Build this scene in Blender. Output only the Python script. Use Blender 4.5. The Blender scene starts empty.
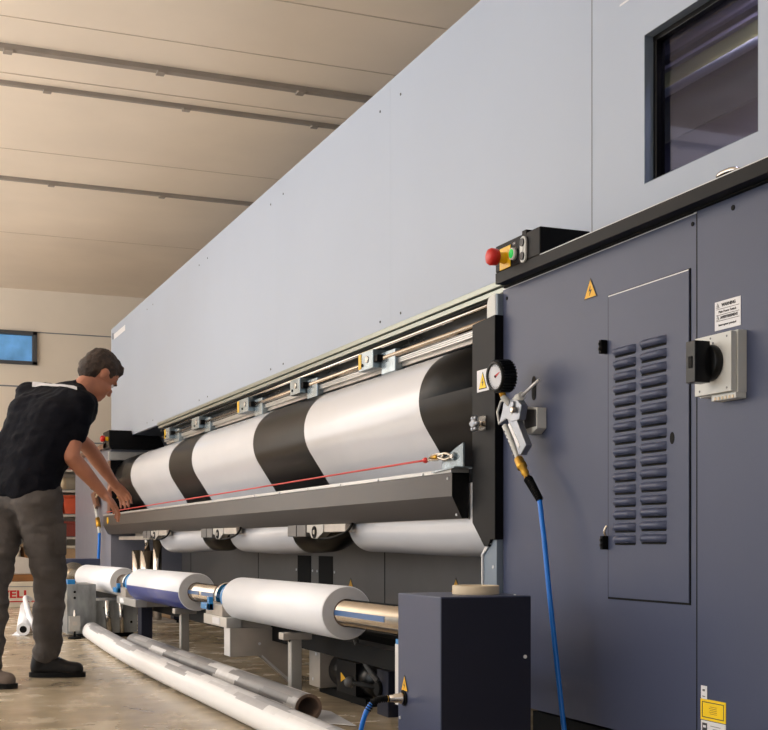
import bpy, bmesh, math, random
from mathutils import Vector, Matrix, noise
random.seed(7)
scene = bpy.context.scene
COL = scene.collection
PI = math.pi

# ------------------------------------------------------------------ materials
def lin(c):
    return tuple(((x/255)/12.92 if x/255 <= .04045 else ((x/255+.055)/1.055)**2.4) for x in c) + (1,)

def mat(name, rgb, rough=.5, metal=0, var=.06, scale=6, bump=0, bscale=40, stretch=None, coat=0, spec=.5, emit=0):
    m = bpy.data.materials.new(name); m.use_nodes = True
    nt = m.node_tree; N = nt.nodes; L = nt.links
    b = N['Principled BSDF']
    b.inputs['Roughness'].default_value = rough
    b.inputs['Metallic'].default_value = metal
    b.inputs['Specular IOR Level'].default_value = spec
    b.inputs['Coat Weight'].default_value = coat
    tc = N.new('ShaderNodeTexCoord'); mp = N.new('ShaderNodeMapping')
    if stretch: mp.inputs['Scale'].default_value = stretch
    L.new(tc.outputs['Object'], mp.inputs['Vector'])
    nz = N.new('ShaderNodeTexNoise'); nz.inputs['Scale'].default_value = scale; nz.inputs['Detail'].default_value = 5
    L.new(mp.outputs[0], nz.inputs['Vector'])
    rp = N.new('ShaderNodeValToRGB')
    c = lin(rgb)
    rp.color_ramp.elements[0].position = .3; rp.color_ramp.elements[1].position = .7
    rp.color_ramp.elements[0].color = tuple(x*(1-var*1.6) for x in c[:3]) + (1,)
    rp.color_ramp.elements[1].color = tuple(min(1, x*(1+var*1.2)) for x in c[:3]) + (1,)
    L.new(nz.outputs['Fac'], rp.inputs[0]); L.new(rp.outputs[0], b.inputs['Base Color'])
    if emit:
        L.new(rp.outputs[0], b.inputs['Emission Color']); b.inputs['Emission Strength'].default_value = emit
    if bump:
        n2 = N.new('ShaderNodeTexNoise'); n2.inputs['Scale'].default_value = bscale; n2.inputs['Detail'].default_value = 4
        L.new(mp.outputs[0], n2.inputs['Vector'])
        bp = N.new('ShaderNodeBump'); bp.inputs['Strength'].default_value = bump; bp.inputs['Distance'].default_value = .01
        L.new(n2.outputs['Fac'], bp.inputs['Height']); L.new(bp.outputs[0], b.inputs['Normal'])
    return m

M = {}
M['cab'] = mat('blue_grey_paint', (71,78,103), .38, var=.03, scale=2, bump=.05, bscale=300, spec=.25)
M['cabdark'] = mat('blue_grey_paint_shaded', (32,35,52), .5, var=.03, spec=.3)  # darker copy of the cabinet paint, shade put into the colour
M['cabfar'] = mat('pale_grey_paint', (126,128,142), .45, var=.03)
M['edge'] = mat('bolt_and_edge_highlight', (215,217,222), .4, var=.02)  # bolt heads, and pale strips that paint highlights along edges
M['hood'] = mat('light_grey_panel', (168,179,197), .5, var=.015, scale=1.2)
M['seam'] = mat('seam_grey', (120,122,128), .6)
M['black'] = mat('satin_black', (14,14,17), .45, var=.08, spec=.12)
M['matteblack'] = mat('matte_black', (7,7,8), .7, spec=.2)
M['gloss'] = mat('glossy_black_plastic', (10,10,11), .3, spec=.25)
M['bar'] = mat('graphite_bar', (62,59,59), .35, metal=.25, var=.04, stretch=(1,.2,1))
M['alu'] = mat('brushed_aluminium', (198,198,197), .3, metal=.6, var=.06, scale=12, stretch=(1,.1,1))
M['aluflat'] = mat('aluminium_plate', (176,174,170), .38, metal=.4, var=.08)
M['green_alu'] = mat('anodised_rail', (146,152,144), .3, metal=.7, var=.08, stretch=(1,.1,1))
M['shine_steel'] = mat('steel_painted_shine', (140,142,146), .22, metal=.55, var=.45, scale=2.2, stretch=(1,1,6))  # pale streaks in the colour stand in for polished shine
M['warmrail'] = mat('warm_steel_rail', (172,158,142), .2, metal=.9, var=.1)
M['zinc'] = mat('zinc_plated', (156,170,178), .22, metal=.7, var=.15, scale=20)
M['chrome'] = mat('chrome', (205,200,194), .12, metal=1, var=.03)
M['nickel'] = mat('nickel_tube', (196,186,172), .2, metal=.9, var=.04)
M['galv'] = mat('galvanised_sheet', (150,154,156), .3, metal=.4, var=.3, scale=7, stretch=(2,1,.7))
M['steel'] = mat('stainless_plate', (178,171,163), .36, metal=.25, var=.1, scale=8)
M['cast'] = mat('cast_alloy', (150,155,164), .32, metal=.8, var=.08, bump=.1)
M['brass'] = mat('brass', (206,160,66), .3, metal=.9, var=.1)
M['film_white'] = mat('white_film', (222,225,233), .22, var=.015, scale=3, coat=.3)
M['film_black'] = mat('black_film', (9,9,10), .28, var=.1, scale=3, spec=.10)
M['paper'] = mat('white_paper_roll', (238,241,248), .3, var=.01)
M['paper_end'] = mat('paper_roll_end', (205,206,210), .6, var=.03, scale=30)
M['print_blue'] = mat('blue_print', (44,62,140), .3, var=.04)
M['core'] = mat('cardboard_core', (120,100,88), .8, var=.12)
M['tape_blue'] = mat('blue_strip', (60,98,150), .4, var=.05)
M['bright_blue'] = mat('bright_blue_plastic', (30,130,200), .35)
M['hose'] = mat('blue_hose', (10,118,222), .35, var=.03)
M['greyhose'] = mat('grey_cable', (92,92,92), .5)
M['red'] = mat('red_plastic', (206,34,26), .35)
M['redcord'] = mat('red_cord', (205,62,56), .5)
M['yellow'] = mat('yellow_plastic', (236,188,6), .4, var=.02)
M['stick_yellow'] = mat('yellow_sticker', (250,212,20), .5, var=.02)
M['stick_orange'] = mat('amber_sticker', (236,180,30), .5, var=.03)
M['stick_white'] = mat('white_sticker', (226,227,232), .5, var=.01)
M['ink'] = mat('printed_ink', (52,52,58), .6)
M['green'] = mat('green_lens', (10,205,84), .3, emit=.25)
M['lgrey'] = mat('light_grey_plastic', (206,208,206), .45, var=.02)
M['bluegrey'] = mat('blue_grey_plastic', (120,134,150), .45, var=.03)
M['silverplate'] = mat('silver_plate', (214,214,216), .35, metal=.3, var=.02)
M['basewall'] = mat('charcoal_panel', (94,92,92), .45, var=.04)
M['masking'] = mat('masking_tape', (226,208,178), .6, var=.03)
M['skin'] = mat('skin', (180,120,94), .5, var=.06, scale=14)
M['shirt'] = mat('black_shirt_cloth', (14,15,23), .85, var=.15, scale=9, bump=.3, bscale=60, spec=.12)
M['stripe'] = mat('white_shirt_stripe', (206,206,212), .8)
M['trouser'] = mat('grey_work_trouser', (76,71,69), .9, var=.16, scale=8, bump=.4, bscale=50)
M['belt'] = mat('belt_leather', (40,34,32), .6)
M['shoe'] = mat('black_shoe_leather', (22,20,20), .5, bump=.2, spec=.25)
M['shoe2'] = mat('grey_suede', (104,92,84), .8)
M['hair'] = mat('dark_brown_hair', (58,44,36), .7, var=.3, scale=60, bump=.6, bscale=120)
M['cream'] = mat('cream_plastic', (214,204,186), .5, var=.06)
M['orange'] = mat('orange_plastic', (214,92,58), .5, var=.12)
M['darkorange'] = mat('dark_red_plastic', (142,62,52), .6, var=.1)
M['brown'] = mat('brown_cardboard', (132,88,48), .8, var=.15)
M['tan'] = mat('tan_cardboard', (180,150,116), .8, var=.1)
M['redink'] = mat('red_ink', (190,28,28), .6)
M['rackwhite'] = mat('rack_enamel', (204,198,190), .45, var=.04)
M['winframe'] = mat('grey_window_frame', (74,76,80), .5)
M['rust'] = mat('copper_tinted_edge', (128,92,72), .4, metal=.4, var=.1)
M['dial'] = mat('gauge_face', (204,206,214), .3, var=.02)
M['interior'] = mat('hood_interior', (120,114,124), .6)
M['olive'] = mat('olive_grey_panel', (128,128,104), .5)
M['beam_in'] = mat('olive_beam', (196,190,120), .5)

# floor: worn sealed concrete
def floor_mat():
    m = bpy.data.materials.new('polished_concrete'); m.use_nodes = True
    nt = m.node_tree; N = nt.nodes; L = nt.links; b = N['Principled BSDF']
    tc = N.new('ShaderNodeTexCoord')
    n1 = N.new('ShaderNodeTexNoise'); n1.inputs['Scale'].default_value = 1.1; n1.inputs['Detail'].default_value = 8; n1.inputs['Distortion'].default_value = .8
    n2 = N.new('ShaderNodeTexNoise'); n2.inputs['Scale'].default_value = 6; n2.inputs['Detail'].default_value = 8
    L.new(tc.outputs['Object'], n1.inputs['Vector']); L.new(tc.outputs['Object'], n2.inputs['Vector'])
    mx = N.new('ShaderNodeMath'); mx.operation = 'MULTIPLY_ADD'; mx.inputs[1].default_value = .5
    L.new(n2.outputs['Fac'], mx.inputs[0])
    hm = N.new('ShaderNodeMath'); hm.operation = 'MULTIPLY'; hm.inputs[1].default_value = .5
    L.new(n1.outputs['Fac'], hm.inputs[0]); L.new(hm.outputs[0], mx.inputs[2])
    r = N.new('ShaderNodeValToRGB'); e = r.color_ramp.elements
    e[0].position = .36; e[0].color = lin((144,130,108)); e[1].position = .64; e[1].color = lin((204,192,172))
    k = e.new(.5); k.color = lin((172,157,132))
    L.new(mx.outputs[0], r.inputs[0]); L.new(r.outputs[0], b.inputs['Base Color'])
    rr = N.new('ShaderNodeMapRange'); rr.inputs[3].default_value = .12; rr.inputs[4].default_value = .38
    L.new(n2.outputs['Fac'], rr.inputs[0]); L.new(rr.outputs[0], b.inputs['Roughness'])
    bp = N.new('ShaderNodeBump'); bp.inputs['Strength'].default_value = .04; bp.inputs['Distance'].default_value = .01
    L.new(n2.outputs['Fac'], bp.inputs['Height']); L.new(bp.outputs[0], b.inputs['Normal'])
    b.inputs['Specular IOR Level'].default_value = .6
    return m
M['floor'] = floor_mat()
M['ceil'] = mat('beige_ceiling_panel', (234,220,203), .75, var=.05, scale=.8)
M['wall'] = mat('beige_wall_panel', (233,222,207), .8, var=.03, scale=1.5)
M['trim'] = mat('ceiling_joint_metal', (150,140,130), .5)
M['thin'] = mat('ceiling_seam', (200,184,166), .7)

# film with grey printed blocks (rolls on the floor)
M['film_plain'] = mat('plain_white_film', (228,228,230), .32, var=.01)
for n_, g_ in enumerate(((150,150,154), (170,170,174), (200,200,203), (222,222,224))): M['pf%d' % n_] = mat('pale_print_%d' % n_, g_, .32, var=.05, scale=20)
for n_, g_ in enumerate(((96,96,99), (120,120,123), (158,158,160), (205,205,207))): M['pr%d' % n_] = mat('dark_print_%d' % n_, g_, .35, var=.06, scale=20)
def block(y, k, rows, dens, pre, wts):
    row = int(k*rows); cell = math.floor(y*dens+row*.43+k*1.2)
    h = random.Random(cell*31+row*7).random(); acc = 0
    for n_, w_ in enumerate(wts):
        acc += w_
        if h < acc: return '%s%d' % (pre, n_)
    return '%s3' % pre

# glass for the hood window
def glass_mat(name, tint, t):
    m = bpy.data.materials.new(name); m.use_nodes = True
    nt = m.node_tree; N = nt.nodes; L = nt.links
    for n in list(N):
        if n.type != 'OUTPUT_MATERIAL': N.remove(n)
    out = N['Material Output']
    tr = N.new('ShaderNodeBsdfTransparent'); tr.inputs[0].default_value = lin(tint)
    gl = N.new('ShaderNodeBsdfGlossy'); gl.inputs['Roughness'].default_value = .02; gl.inputs[0].default_value = lin((190,190,210))
    mx = N.new('ShaderNodeMixShader'); mx.inputs[0].default_value = t
    L.new(tr.outputs[0], mx.inputs[1]); L.new(gl.outputs[0], mx.inputs[2]); L.new(mx.outputs[0], out.inputs[0])
    return m
M['glass'] = glass_mat('tinted_glass', (176,176,196), .06)
M['sky_pane'] = mat('blue_daylight_pane', (96,150,200), .2, var=.25, scale=3, emit=.55)

# ------------------------------------------------------------------ mesh helpers
class B:
    """collects shapes with material slots, then links them as one mesh object"""
    def __init__(s): s.bm = bmesh.new(); s.mats = []
    def mi(s, m):
        m = M[m]
        if m not in s.mats: s.mats.append(m)
        return s.mats.index(m)
    def _face(s, vs, i, smooth=False):
        try:
            f = s.bm.faces.new(vs); f.material_index = i; f.smooth = smooth; return f
        except ValueError: return None
    def box(s, lo, hi, m):
        i = s.mi(m); x0, y0, z0 = lo; x1, y1, z1 = hi
        if x0 > x1: x0, x1 = x1, x0
        if y0 > y1: y0, y1 = y1, y0
        if z0 > z1: z0, z1 = z1, z0
        v = [s.bm.verts.new(p) for p in ((x0,y0,z0),(x1,y0,z0),(x1,y1,z0),(x0,y1,z0),(x0,y0,z1),(x1,y0,z1),(x1,y1,z1),(x0,y1,z1))]
        for q in ((0,3,2,1),(4,5,6,7),(0,1,5,4),(1,2,6,5),(2,3,7,6),(3,0,4,7)): s._face([v[k] for k in q], i)
        return s
    def prism(s, pts, d, m):
        """pts: closed polygon of 3d points, d: extrusion vector"""
        i = s.mi(m); d = Vector(d)
        a = [s.bm.verts.new(p) for p in pts]; b = [s.bm.verts.new(Vector(p)+d) for p in pts]
        s._face(list(reversed(a)), i); s._face(b, i); n = len(a)
        for k in range(n): s._face([a[k], a[(k+1) % n], b[(k+1) % n], b[k]], i)
        bmesh.ops.recalc_face_normals(s.bm, faces=list({f for v in a+b for f in v.link_faces}))
        return s
    def yz(s, poly, x0, x1, m): return s.prism([(x0, y, z) for y, z in poly], (x1-x0, 0, 0), m)
    def xz(s, poly, y0, y1, m): return s.prism([(x, y0, z) for x, z in poly], (0, y1-y0, 0), m)
    def lathe(s, p0, p1, prof, m, seg=32, capmat=None, fmat=None):
        """prof: list of (t along axis in metres, radius)"""
        i = s.mi(m); p0 = Vector(p0); ax = (Vector(p1)-p0).normalized()
        u = ax.orthogonal().normalized()
        if abs(ax.y) > .9: u = Vector((0, 0, 1)); u = (u-ax*u.dot(ax)).normalized()
        w = ax.cross(u); rings = []
        for t, r in prof:
            c = p0+ax*t
            if r < 1e-6: rings.append([s.bm.verts.new(c)])
            else: rings.append([s.bm.verts.new(c+(u*math.cos(2*PI*k/seg)+w*math.sin(2*PI*k/seg))*r) for k in range(seg)])
        for n, (A, C) in enumerate(zip(rings, rings[1:])):
            flat = abs(prof[n][0]-prof[n+1][0]) < 1e-5
            for k in range(seg):
                k2 = (k+1) % seg; mm = i
                if fmat: mm = s.mi(fmat(n, k/seg))
                if len(A) == 1 and len(C) == 1: continue
                if len(A) == 1: f = s._face([A[0], C[k2], C[k]], mm, not flat)
                elif len(C) == 1: f = s._face([A[k], A[k2], C[0]], mm, not flat)
                else: f = s._face([A[k], A[k2], C[k2], C[k]], mm, not flat)
        return s
    def cyl(s, p0, p1, r, m, seg=24, r1=None):
        L = (Vector(p1)-Vector(p0)).length; r1 = r if r1 is None else r1
        return s.lathe(p0, p1, [(0, 0), (0, r), (L, r1), (L, 0)], m, seg)
    def tube(s, path, r, m, seg=10, smooth_path=True):
        P = [Vector(p) for p in path]
        if smooth_path and len(P) > 2:
            Q = []
            for k in range(len(P)-1):
                a = P[max(k-1, 0)]; b = P[k]; c = P[k+1]; d = P[min(k+2, len(P)-1)]
                for t in range(6):
                    t /= 6; Q.append(.5*((2*b)+(c-a)*t+(2*a-5*b+4*c-d)*t*t+(3*b-a-3*c+d)*t**3))
            P = Q+[P[-1]]
        i = s.mi(m); rings = []; u = None
        for k, p in enumerate(P):
            t = (P[min(k+1, len(P)-1)]-P[max(k-1, 0)]).normalized()
            u = t.orthogonal().normalized() if u is None else (u-t*u.dot(t)).normalized()
            w = t.cross(u); rr = r(k/(len(P)-1)) if callable(r) else r
            rings.append([s.bm.verts.new(p+(u*math.cos(2*PI*j/seg)+w*math.sin(2*PI*j/seg))*rr) for j in range(seg)])
        for A, C in zip(rings, rings[1:]):
            for j in range(seg): s._face([A[j], A[(j+1) % seg], C[(j+1) % seg], C[j]], i, True)
        s._face(rings[0], i); s._face(rings[-1], i)
        return s
    def ball(s, c, r, m, mtx=None, sub=3):
        i = s.mi(m); sc = r if isinstance(r, (tuple, list)) else (r, r, r)
        mt = Matrix.Translation(c) @ (mtx.to_4x4() if mtx else Matrix()) @ Matrix.Diagonal((*sc, 1))
        g = bmesh.ops.create_icosphere(s.bm, subdivisions=sub, radius=1, matrix=mt)
        for v in g['verts']:
            for f in v.link_faces: f.material_index = i; f.smooth = True
        return s
    def poly(s, pts, m):
        s._face([s.bm.verts.new(p) for p in pts], s.mi(m)); return s
    def text(s, body, loc, size, m, face='-X', depth=.0006, align='CENTER', sx=1, bold=0):
        cu = bpy.data.curves.new('txt', 'FONT'); cu.body = body; cu.size = size; cu.align_x = align; cu.align_y = 'CENTER'
        cu.extrude = depth; cu.offset = bold; cu.resolution_u = 2
        o = bpy.data.objects.new('txt', cu); COL.objects.link(o)
        dg = bpy.context.evaluated_depsgraph_get(); me = bpy.data.meshes.new_from_object(o.evaluated_get(dg))
        if face == '-X': R = Matrix(((0, 0, -1), (-1, 0, 0), (0, 1, 0)))
        else: R = Matrix(((1, 0, 0), (0, 0, -1), (0, 1, 0)))
        me.transform(Matrix.Translation(loc) @ R.to_4x4() @ Matrix.Diagonal((sx, 1, 1, 1)))
        i = s.mi(m); n0 = len(s.bm.faces); s.bm.from_mesh(me); s.bm.faces.ensure_lookup_table()
        for f in s.bm.faces[n0:]: f.material_index = i
        bpy.data.objects.remove(o); bpy.data.curves.remove(cu); bpy.data.meshes.remove(me)
        return s
    def build(s, name, parent=None, bevel=0, base=None, label=None, seg=2):
        me = bpy.data.meshes.new(name)
        bmesh.ops.recalc_face_normals(s.bm, faces=s.bm.faces[:])
        zs = [v.co for v in s.bm.verts]
        if parent is None:
            if base is None:
                base = Vector(((min(v.x for v in zs)+max(v.x for v in zs))/2, (min(v.y for v in zs)+max(v.y for v in zs))/2, min(v.z for v in zs)))
        else: base = world_of(parent)
        base = Vector(base)
        bmesh.ops.translate(s.bm, verts=s.bm.verts[:], vec=-base)
        s.bm.to_mesh(me); s.bm.free()
        for m in s.mats: me.materials.append(m)
        o = bpy.data.objects.new(name, me); COL.objects.link(o)
        if parent is None: o.location = base
        else: o.parent = parent
        if bevel:
            b = o.modifiers.new('bevel', 'BEVEL'); b.width = bevel; b.segments = seg; b.limit_method = 'ANGLE'; b.angle_limit = math.radians(35)
            b.harden_normals = False
        if label: o['label'] = label
        return o

def world_of(o):
    v = Vector(o.location)
    while o.parent: o = o.parent; v += o.location
    return v

def tag(o, label, cat, group=None, kind=None):
    o['label'] = label; o['category'] = cat
    if group: o['group'] = group
    if kind: o['kind'] = kind
    return o
def thing(name, label, cat, loc, group=None):
    o = bpy.data.objects.new(name, None); COL.objects.link(o); o.location = loc; o.empty_display_size = .1
    return tag(o, label, cat, group)
def struct(b, name, **k):
    o = b.build(name, **k)
    if not k.get('parent'): o['kind'] = 'structure'
    return o

def warn_tri(b, x, y, z, w, h, m='stick_orange', bolt=True, face='-X'):
    """upright warning triangle on a plane facing -X (centre y, base z)"""
    def pt(a, c, d): return (x-d, y-a, z+c) if face == '-X' else (x+a, y-d, z+c)
    ext = (-.0008, 0, 0) if face == '-X' else (0, -.0008, 0)
    b.prism([pt(-w/2, 0, 0), pt(w/2, 0, 0), pt(0, h, 0)], ext, 'ink')
    b.prism([pt(-w*.43, h*.05, .0009), pt(w*.43, h*.05, .0009), pt(0, h*.9, .0009)], ext, m)
    if bolt:
        b.prism([pt(.02*w, h*.62, .0018), pt(-.1*w, h*.34, .0018), pt(.02*w, h*.38, .0018), pt(-.04*w, h*.14, .0018), pt(.12*w, h*.42, .0018), pt(0, h*.4, .0018)], ext, 'ink')

# ------------------------------------------------------------------ the hall
struct(B().box((-8, -6, -.05), (9, 15, 0), 'floor'), 'floor')
struct(B().box((-8, -6, 3.55), (9, 15, 3.6), 'ceil'), 'ceiling')
b = B(); b.box((-8, 14.9, 0), (1.0, 15.05, 3.55), 'wall'); b.box((1.723, 14.9, 0), (9, 15.05, 3.55), 'wall')
b.box((1.0, 14.9, 0), (1.723, 15.05, 2.7), 'wall'); b.box((1.0, 14.9, 3.05), (1.723, 15.05, 3.55), 'wall')
for z in (3.062, 2.43, 1.8, 1.2):
    if z > 3: b.box((1.73, 14.897, z-.006), (9, 14.9, z+.006), 'seam')
    else: b.box((-8, 14.897, z-.008), (9, 14.9, z+.008), 'seam')
struct(b, 'wall_back')
struct(B().box((9, -6, 0), (9.1, 15, 3.55), 'wall'), 'wall_right')
b = B()
for lo, hi in (((.98, 14.86, 2.68), (1.743, 14.96, 2.72)), ((.98, 14.86, 3.02), (1.743, 14.96, 3.065)), ((1.69, 14.86, 2.68), (1.743, 14.96, 3.065)), ((.98, 14.86, 2.68), (1.03, 14.96, 3.065))):
    b.box(lo, hi, 'winframe')
w = struct(b, 'window_1', bevel=.004)
B().box((1.03, 14.93, 2.72), (1.69, 14.94, 3.02), 'sky_pane').build('window_pane', w)
b = B()
for n, (y, wd, hh, mm) in enumerate(((7.6, .055, .03, 'trim'), (8.2, .035, .025, 'trim'), (10.35, .045, .025, 'trim'), (7.18, .006, .003, 'thin'), (6.42, .008, .003, 'thin'), (8.05, .008, .004, 'thin'), (9.6, .005, .003, 'thin'), (12.2, .006, .003, 'thin'))):
    b = B().box((-8, y-wd/2, 3.55-hh), (9, y+wd/2, 3.55), mm)
    if n < 3:
        for k in range(9): b.box((-2+k*.9+n*.3, y-wd/2-.008, 3.55-hh-.012), (-1.95+k*.9+n*.3, y+wd/2+.008, 3.55-hh), 'trim')
    struct(b, 'trim_%d' % (n+1))

# ------------------------------------------------------------------ upper grey hood with window
HX = 2.14; HZ0 = 1.6; HZ1 = 2.71
hood = thing('printer_hood', 'long light grey panelled hood over the whole printer, with a dark window', 'machine cover', (HX, 7, HZ0))
seams = [12.28, 10.43, 8.6, 6.87, 5.17, 3.473]
for a, c in zip(seams, seams[1:]):
    b = B().box((HX, c+(.002 if c < 4 else .0004), HZ0), (HX+.025, a-.0004, HZ1), 'hood')
    for y in (a-.12, c+.12): b.cyl((HX-.002, y, HZ1-.1), (HX+.001, y, HZ1-.1), .006, 'ink', 10); b.cyl((HX-.002, y, HZ0+.05), (HX+.001, y, HZ0+.05), .006, 'ink', 10)
    if a > 12:
        b.box((HX-.0015, 12.16, 2.60), (HX+.001, 12.2, 2.66), 'ink')
        b.box((HX-.0015, 11.55, 2.59), (HX+.001, 12.12, 2.64), 'stick_white')
    b.build('panel', hood)
# panel with the window opening
Y0, Y1, WZ0, WZ1 = 2.655, 3.178, 1.72, 2.168
b = B()
b.box((HX, Y1, 1.56), (HX+.02, 3.471, HZ1), 'hood'); b.box((HX, 1.5, 1.56), (HX+.02, Y0, HZ1), 'hood')
b.box((HX, Y0, 1.56), (HX+.02, Y1, WZ0), 'hood'); b.box((HX, Y0, WZ1), (HX+.02, Y1, HZ1), 'hood')
b.box((HX-.0012, Y1-.02, 2.305), (HX+.001, 3.31, 2.311), 'edge')
b.box((HX-.0005, 3.4705, 1.56), (HX+.02, 3.4755, HZ1), 'seam')
b.build('window_panel', hood)
b = B()
for lo, hi in (((HX, Y1-.002, WZ0), (HX+.06, Y1, WZ1)), ((HX, Y0, WZ0), (HX+.06, Y0+.002, WZ1)), ((HX, Y0, WZ1-.002), (HX+.06, Y1, WZ1)), ((HX, Y0, WZ0), (HX+.06, Y1, WZ0+.002))): b.box(lo, hi, 'bluegrey')
fr = b.build('window_reveal', hood)
b = B(); q = .018
for lo, hi in (((HX+.03, Y1-q, WZ0), (HX+.062, Y1-.002, WZ1)), ((HX+.03, Y0, WZ0), (HX+.062, Y0+.01, WZ1)), ((HX+.03, Y0, WZ1-q), (HX+.062, Y1, WZ1)), ((HX+.03, Y0, WZ0), (HX+.062, Y1, WZ0+.006))): b.box(lo, hi, 'gloss')
b.build('gasket', fr, bevel=.002)
B().box((HX+.046, Y0+.008, WZ0+.004), (HX+.05, Y1-q+.002, WZ1-q+.002), 'glass').build('glass_pane', fr)
b = B(); b.box((HX+.02, 1.5, HZ1-.02), (4.4, 12.28, HZ1), 'hood'); b.box((4.38, 1.5, HZ0), (4.4, 12.28, HZ1-.02), 'hood'); b.box((HX+.02, 12.26, HZ0), (4.38, 12.28, HZ1-.02), 'hood'); b.box((HX+.02, 1.5, HZ0), (4.38, 1.52, HZ1-.02), 'hood')
b.build('hood_shell', hood)
b = B(); b.box((HX+.45, 1.6, 1.62), (HX+.47, 4.2, 2.68), 'interior'); b.box((HX+.36, 1.6, 2.19), (HX+.38, 4.2, 2.245), 'beam_in'); b.box((HX+.34, 1.6, 2.245), (HX+.46, 4.2, 2.255), 'interior')
b.box((HX+.40, 1.6, 2.03), (HX+.41, 4.2, 2.165), 'olive'); b.cyl((HX+.35, 1.6, 2.172), (HX+.35, 4.2, 2.172), .014, 'lgrey')
b.box((HX+.1, 1.6, 1.62), (HX+.45, 4.2, 1.66), 'interior')
b.box((HX+.42, 1.6, 2.33), (HX+.45, 4.2, 2.345), 'cabdark'); b.box((HX+.42, 1.6, 2.40), (HX+.45, 4.2, 2.41), 'cabdark')
b.build('inner_carriage_beam', hood)
b = B(); b.tube([(HX-.004, 2.80, 1.625), (HX-.03, 2.78, 1.635), (HX-.03, 2.72, 1.635), (HX-.004, 2.70, 1.625)], .008, 'chrome'); b.ball((HX-.004, 2.75, 1.622), (.008, .03, .01), 'chrome')
b.build('hood_latch', hood)

# ------------------------------------------------------------------ near cabinet
cab = thing('printer_cabinet', 'large blue-grey cabinet at the near end of the printer with louvred door', 'machine cabinet', (2.0, 3.2, .1))
b = B(); b.box((2.0, 2.727, .10), (3.3, 3.82, 1.513), 'cab'); b.box((1.9992, 2.729, 1.5105), (2.0, 3.82, 1.5145), 'edge')  # pale top strip paints the highlight on the folded panel edge
for y, z in ((3.79, 1.478), (2.745, 1.486)): b.cyl((1.998, y, z), (2.001, y, z), .006, 'matteblack', 12)
# dark oval opening next to the air gun
oval = [(3.602+.014*math.cos(t), (1.132 if math.sin(t) < 0 else 1.168)+.022*math.sin(t)) for t in [2*PI*k/24 for k in range(24)]]
b.prism([(1.9995, y, z) for y, z in oval], (-.001, 0, 0), 'matteblack')
b.build('side_panel', cab)
b = B(); b.box((1.998, 1.5, .08), (3.3, 2.7235, 1.522), 'cab'); b.box((1.9972, 1.5, 1.519), (1.998, 2.7235, 1.523), 'edge')  # pale strip paints this panel's top-edge highlight too
b.cyl((1.996, 2.575, 1.487), (1.999, 2.575, 1.487), .007, 'matteblack', 12)
b.build('front_panel', cab)
B().box((1.9975, 2.7232, .10), (2.01, 2.7272, 1.51), 'matteblack').build('panel_gap', cab)
# door with pressed louvres
door_y0, door_y1, dz0, dz1 = 2.757, 3.148, .486, 1.369
b = B(); b.box((1.9985, door_y0-.004, dz0-.006), (2.0, door_y1+.007, dz1+.003), 'matteblack')
b.box((1.9955, door_y0, dz0), (1.9985, door_y1, dz1), 'cab'); b.box((1.9948, door_y0, dz1-.003), (1.9955, door_y1, dz1), 'edge')  # pale strip paints the bright top edge of the door
def louvre(b, yc, zt, w, h):
    i = b.mi('cab'); k = b.mi('matteblack'); n = 8; rows = []
    x = 1.9955
    prof = [(0, 0), (-.009, .08), (-.015, .28), (-.0175, .55), (-.015, .82), (-.008, 1.0)]
    for dx, t in prof:
        row = []
        for j in range(n+1):
            u = j/n; e = min(u, 1-u)*w
            f = min(1, (e/.012))**.5 if e < .012 else 1
            row.append(b.bm.verts.new((x+dx*f, yc+w/2-u*w, zt-h*(t if True else 0)-(0))))
        rows.append(row)
    for A, C in zip(rows, rows[1:]):
        for j in range(n): b._face([A[j], A[j+1], C[j+1], C[j]], i, True)
    # dark slot under the lip, made deeper to paint the shadow below
    b.prism([(x, yc+w/2, zt-h), (x, yc-w/2, zt-h), (x, yc-w/2+.003, zt-h-.006), (x, yc+w/2-.003, zt-h-.006)], (-.0006, 0, 0), 'matteblack')
for r in range(16):
    z = 1.209-r*.0362
    louvre(b, 3.059, z, .108, .022)
    louvre(b, 2.917, z+.003, .121, .022)
hole = [(2.831+.0105*math.cos(t), .928+.0165*math.sin(t)) for t in [2*PI*k/20 for k in range(20)]]
b.prism([(1.9955, y, z) for y, z in hole], (-.0006, 0, 0), 'matteblack')
door = b.build('access_door', cab)
for y, z in ((3.165, 1.222), (3.157, .645)):
    b = B(); b.box((1.978, y-.005, z-.02), (2.0, y+.009, z+.02), 'matteblack')
    b.box((1.972, y-.003, z-.012), (1.978, y+.004, z-.002), 'gloss'); b.box((1.972, y-.003, z+.003), (1.978, y+.004, z+.012), 'gloss')
    if z < 1: b.tube([(1.985, y-.01, z+.02), (1.98, y-.012, z+.034), (1.985, y-.018, z+.05)], .004, 'nickel')
    b.build('hinge', door, bevel=.002)
b = B(); warn_tri(b, 1.9992, 3.252, 1.381, .075, .062); b.build('warning_sticker', cab, label='yellow triangular high-voltage sticker above the louvred door')
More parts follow.
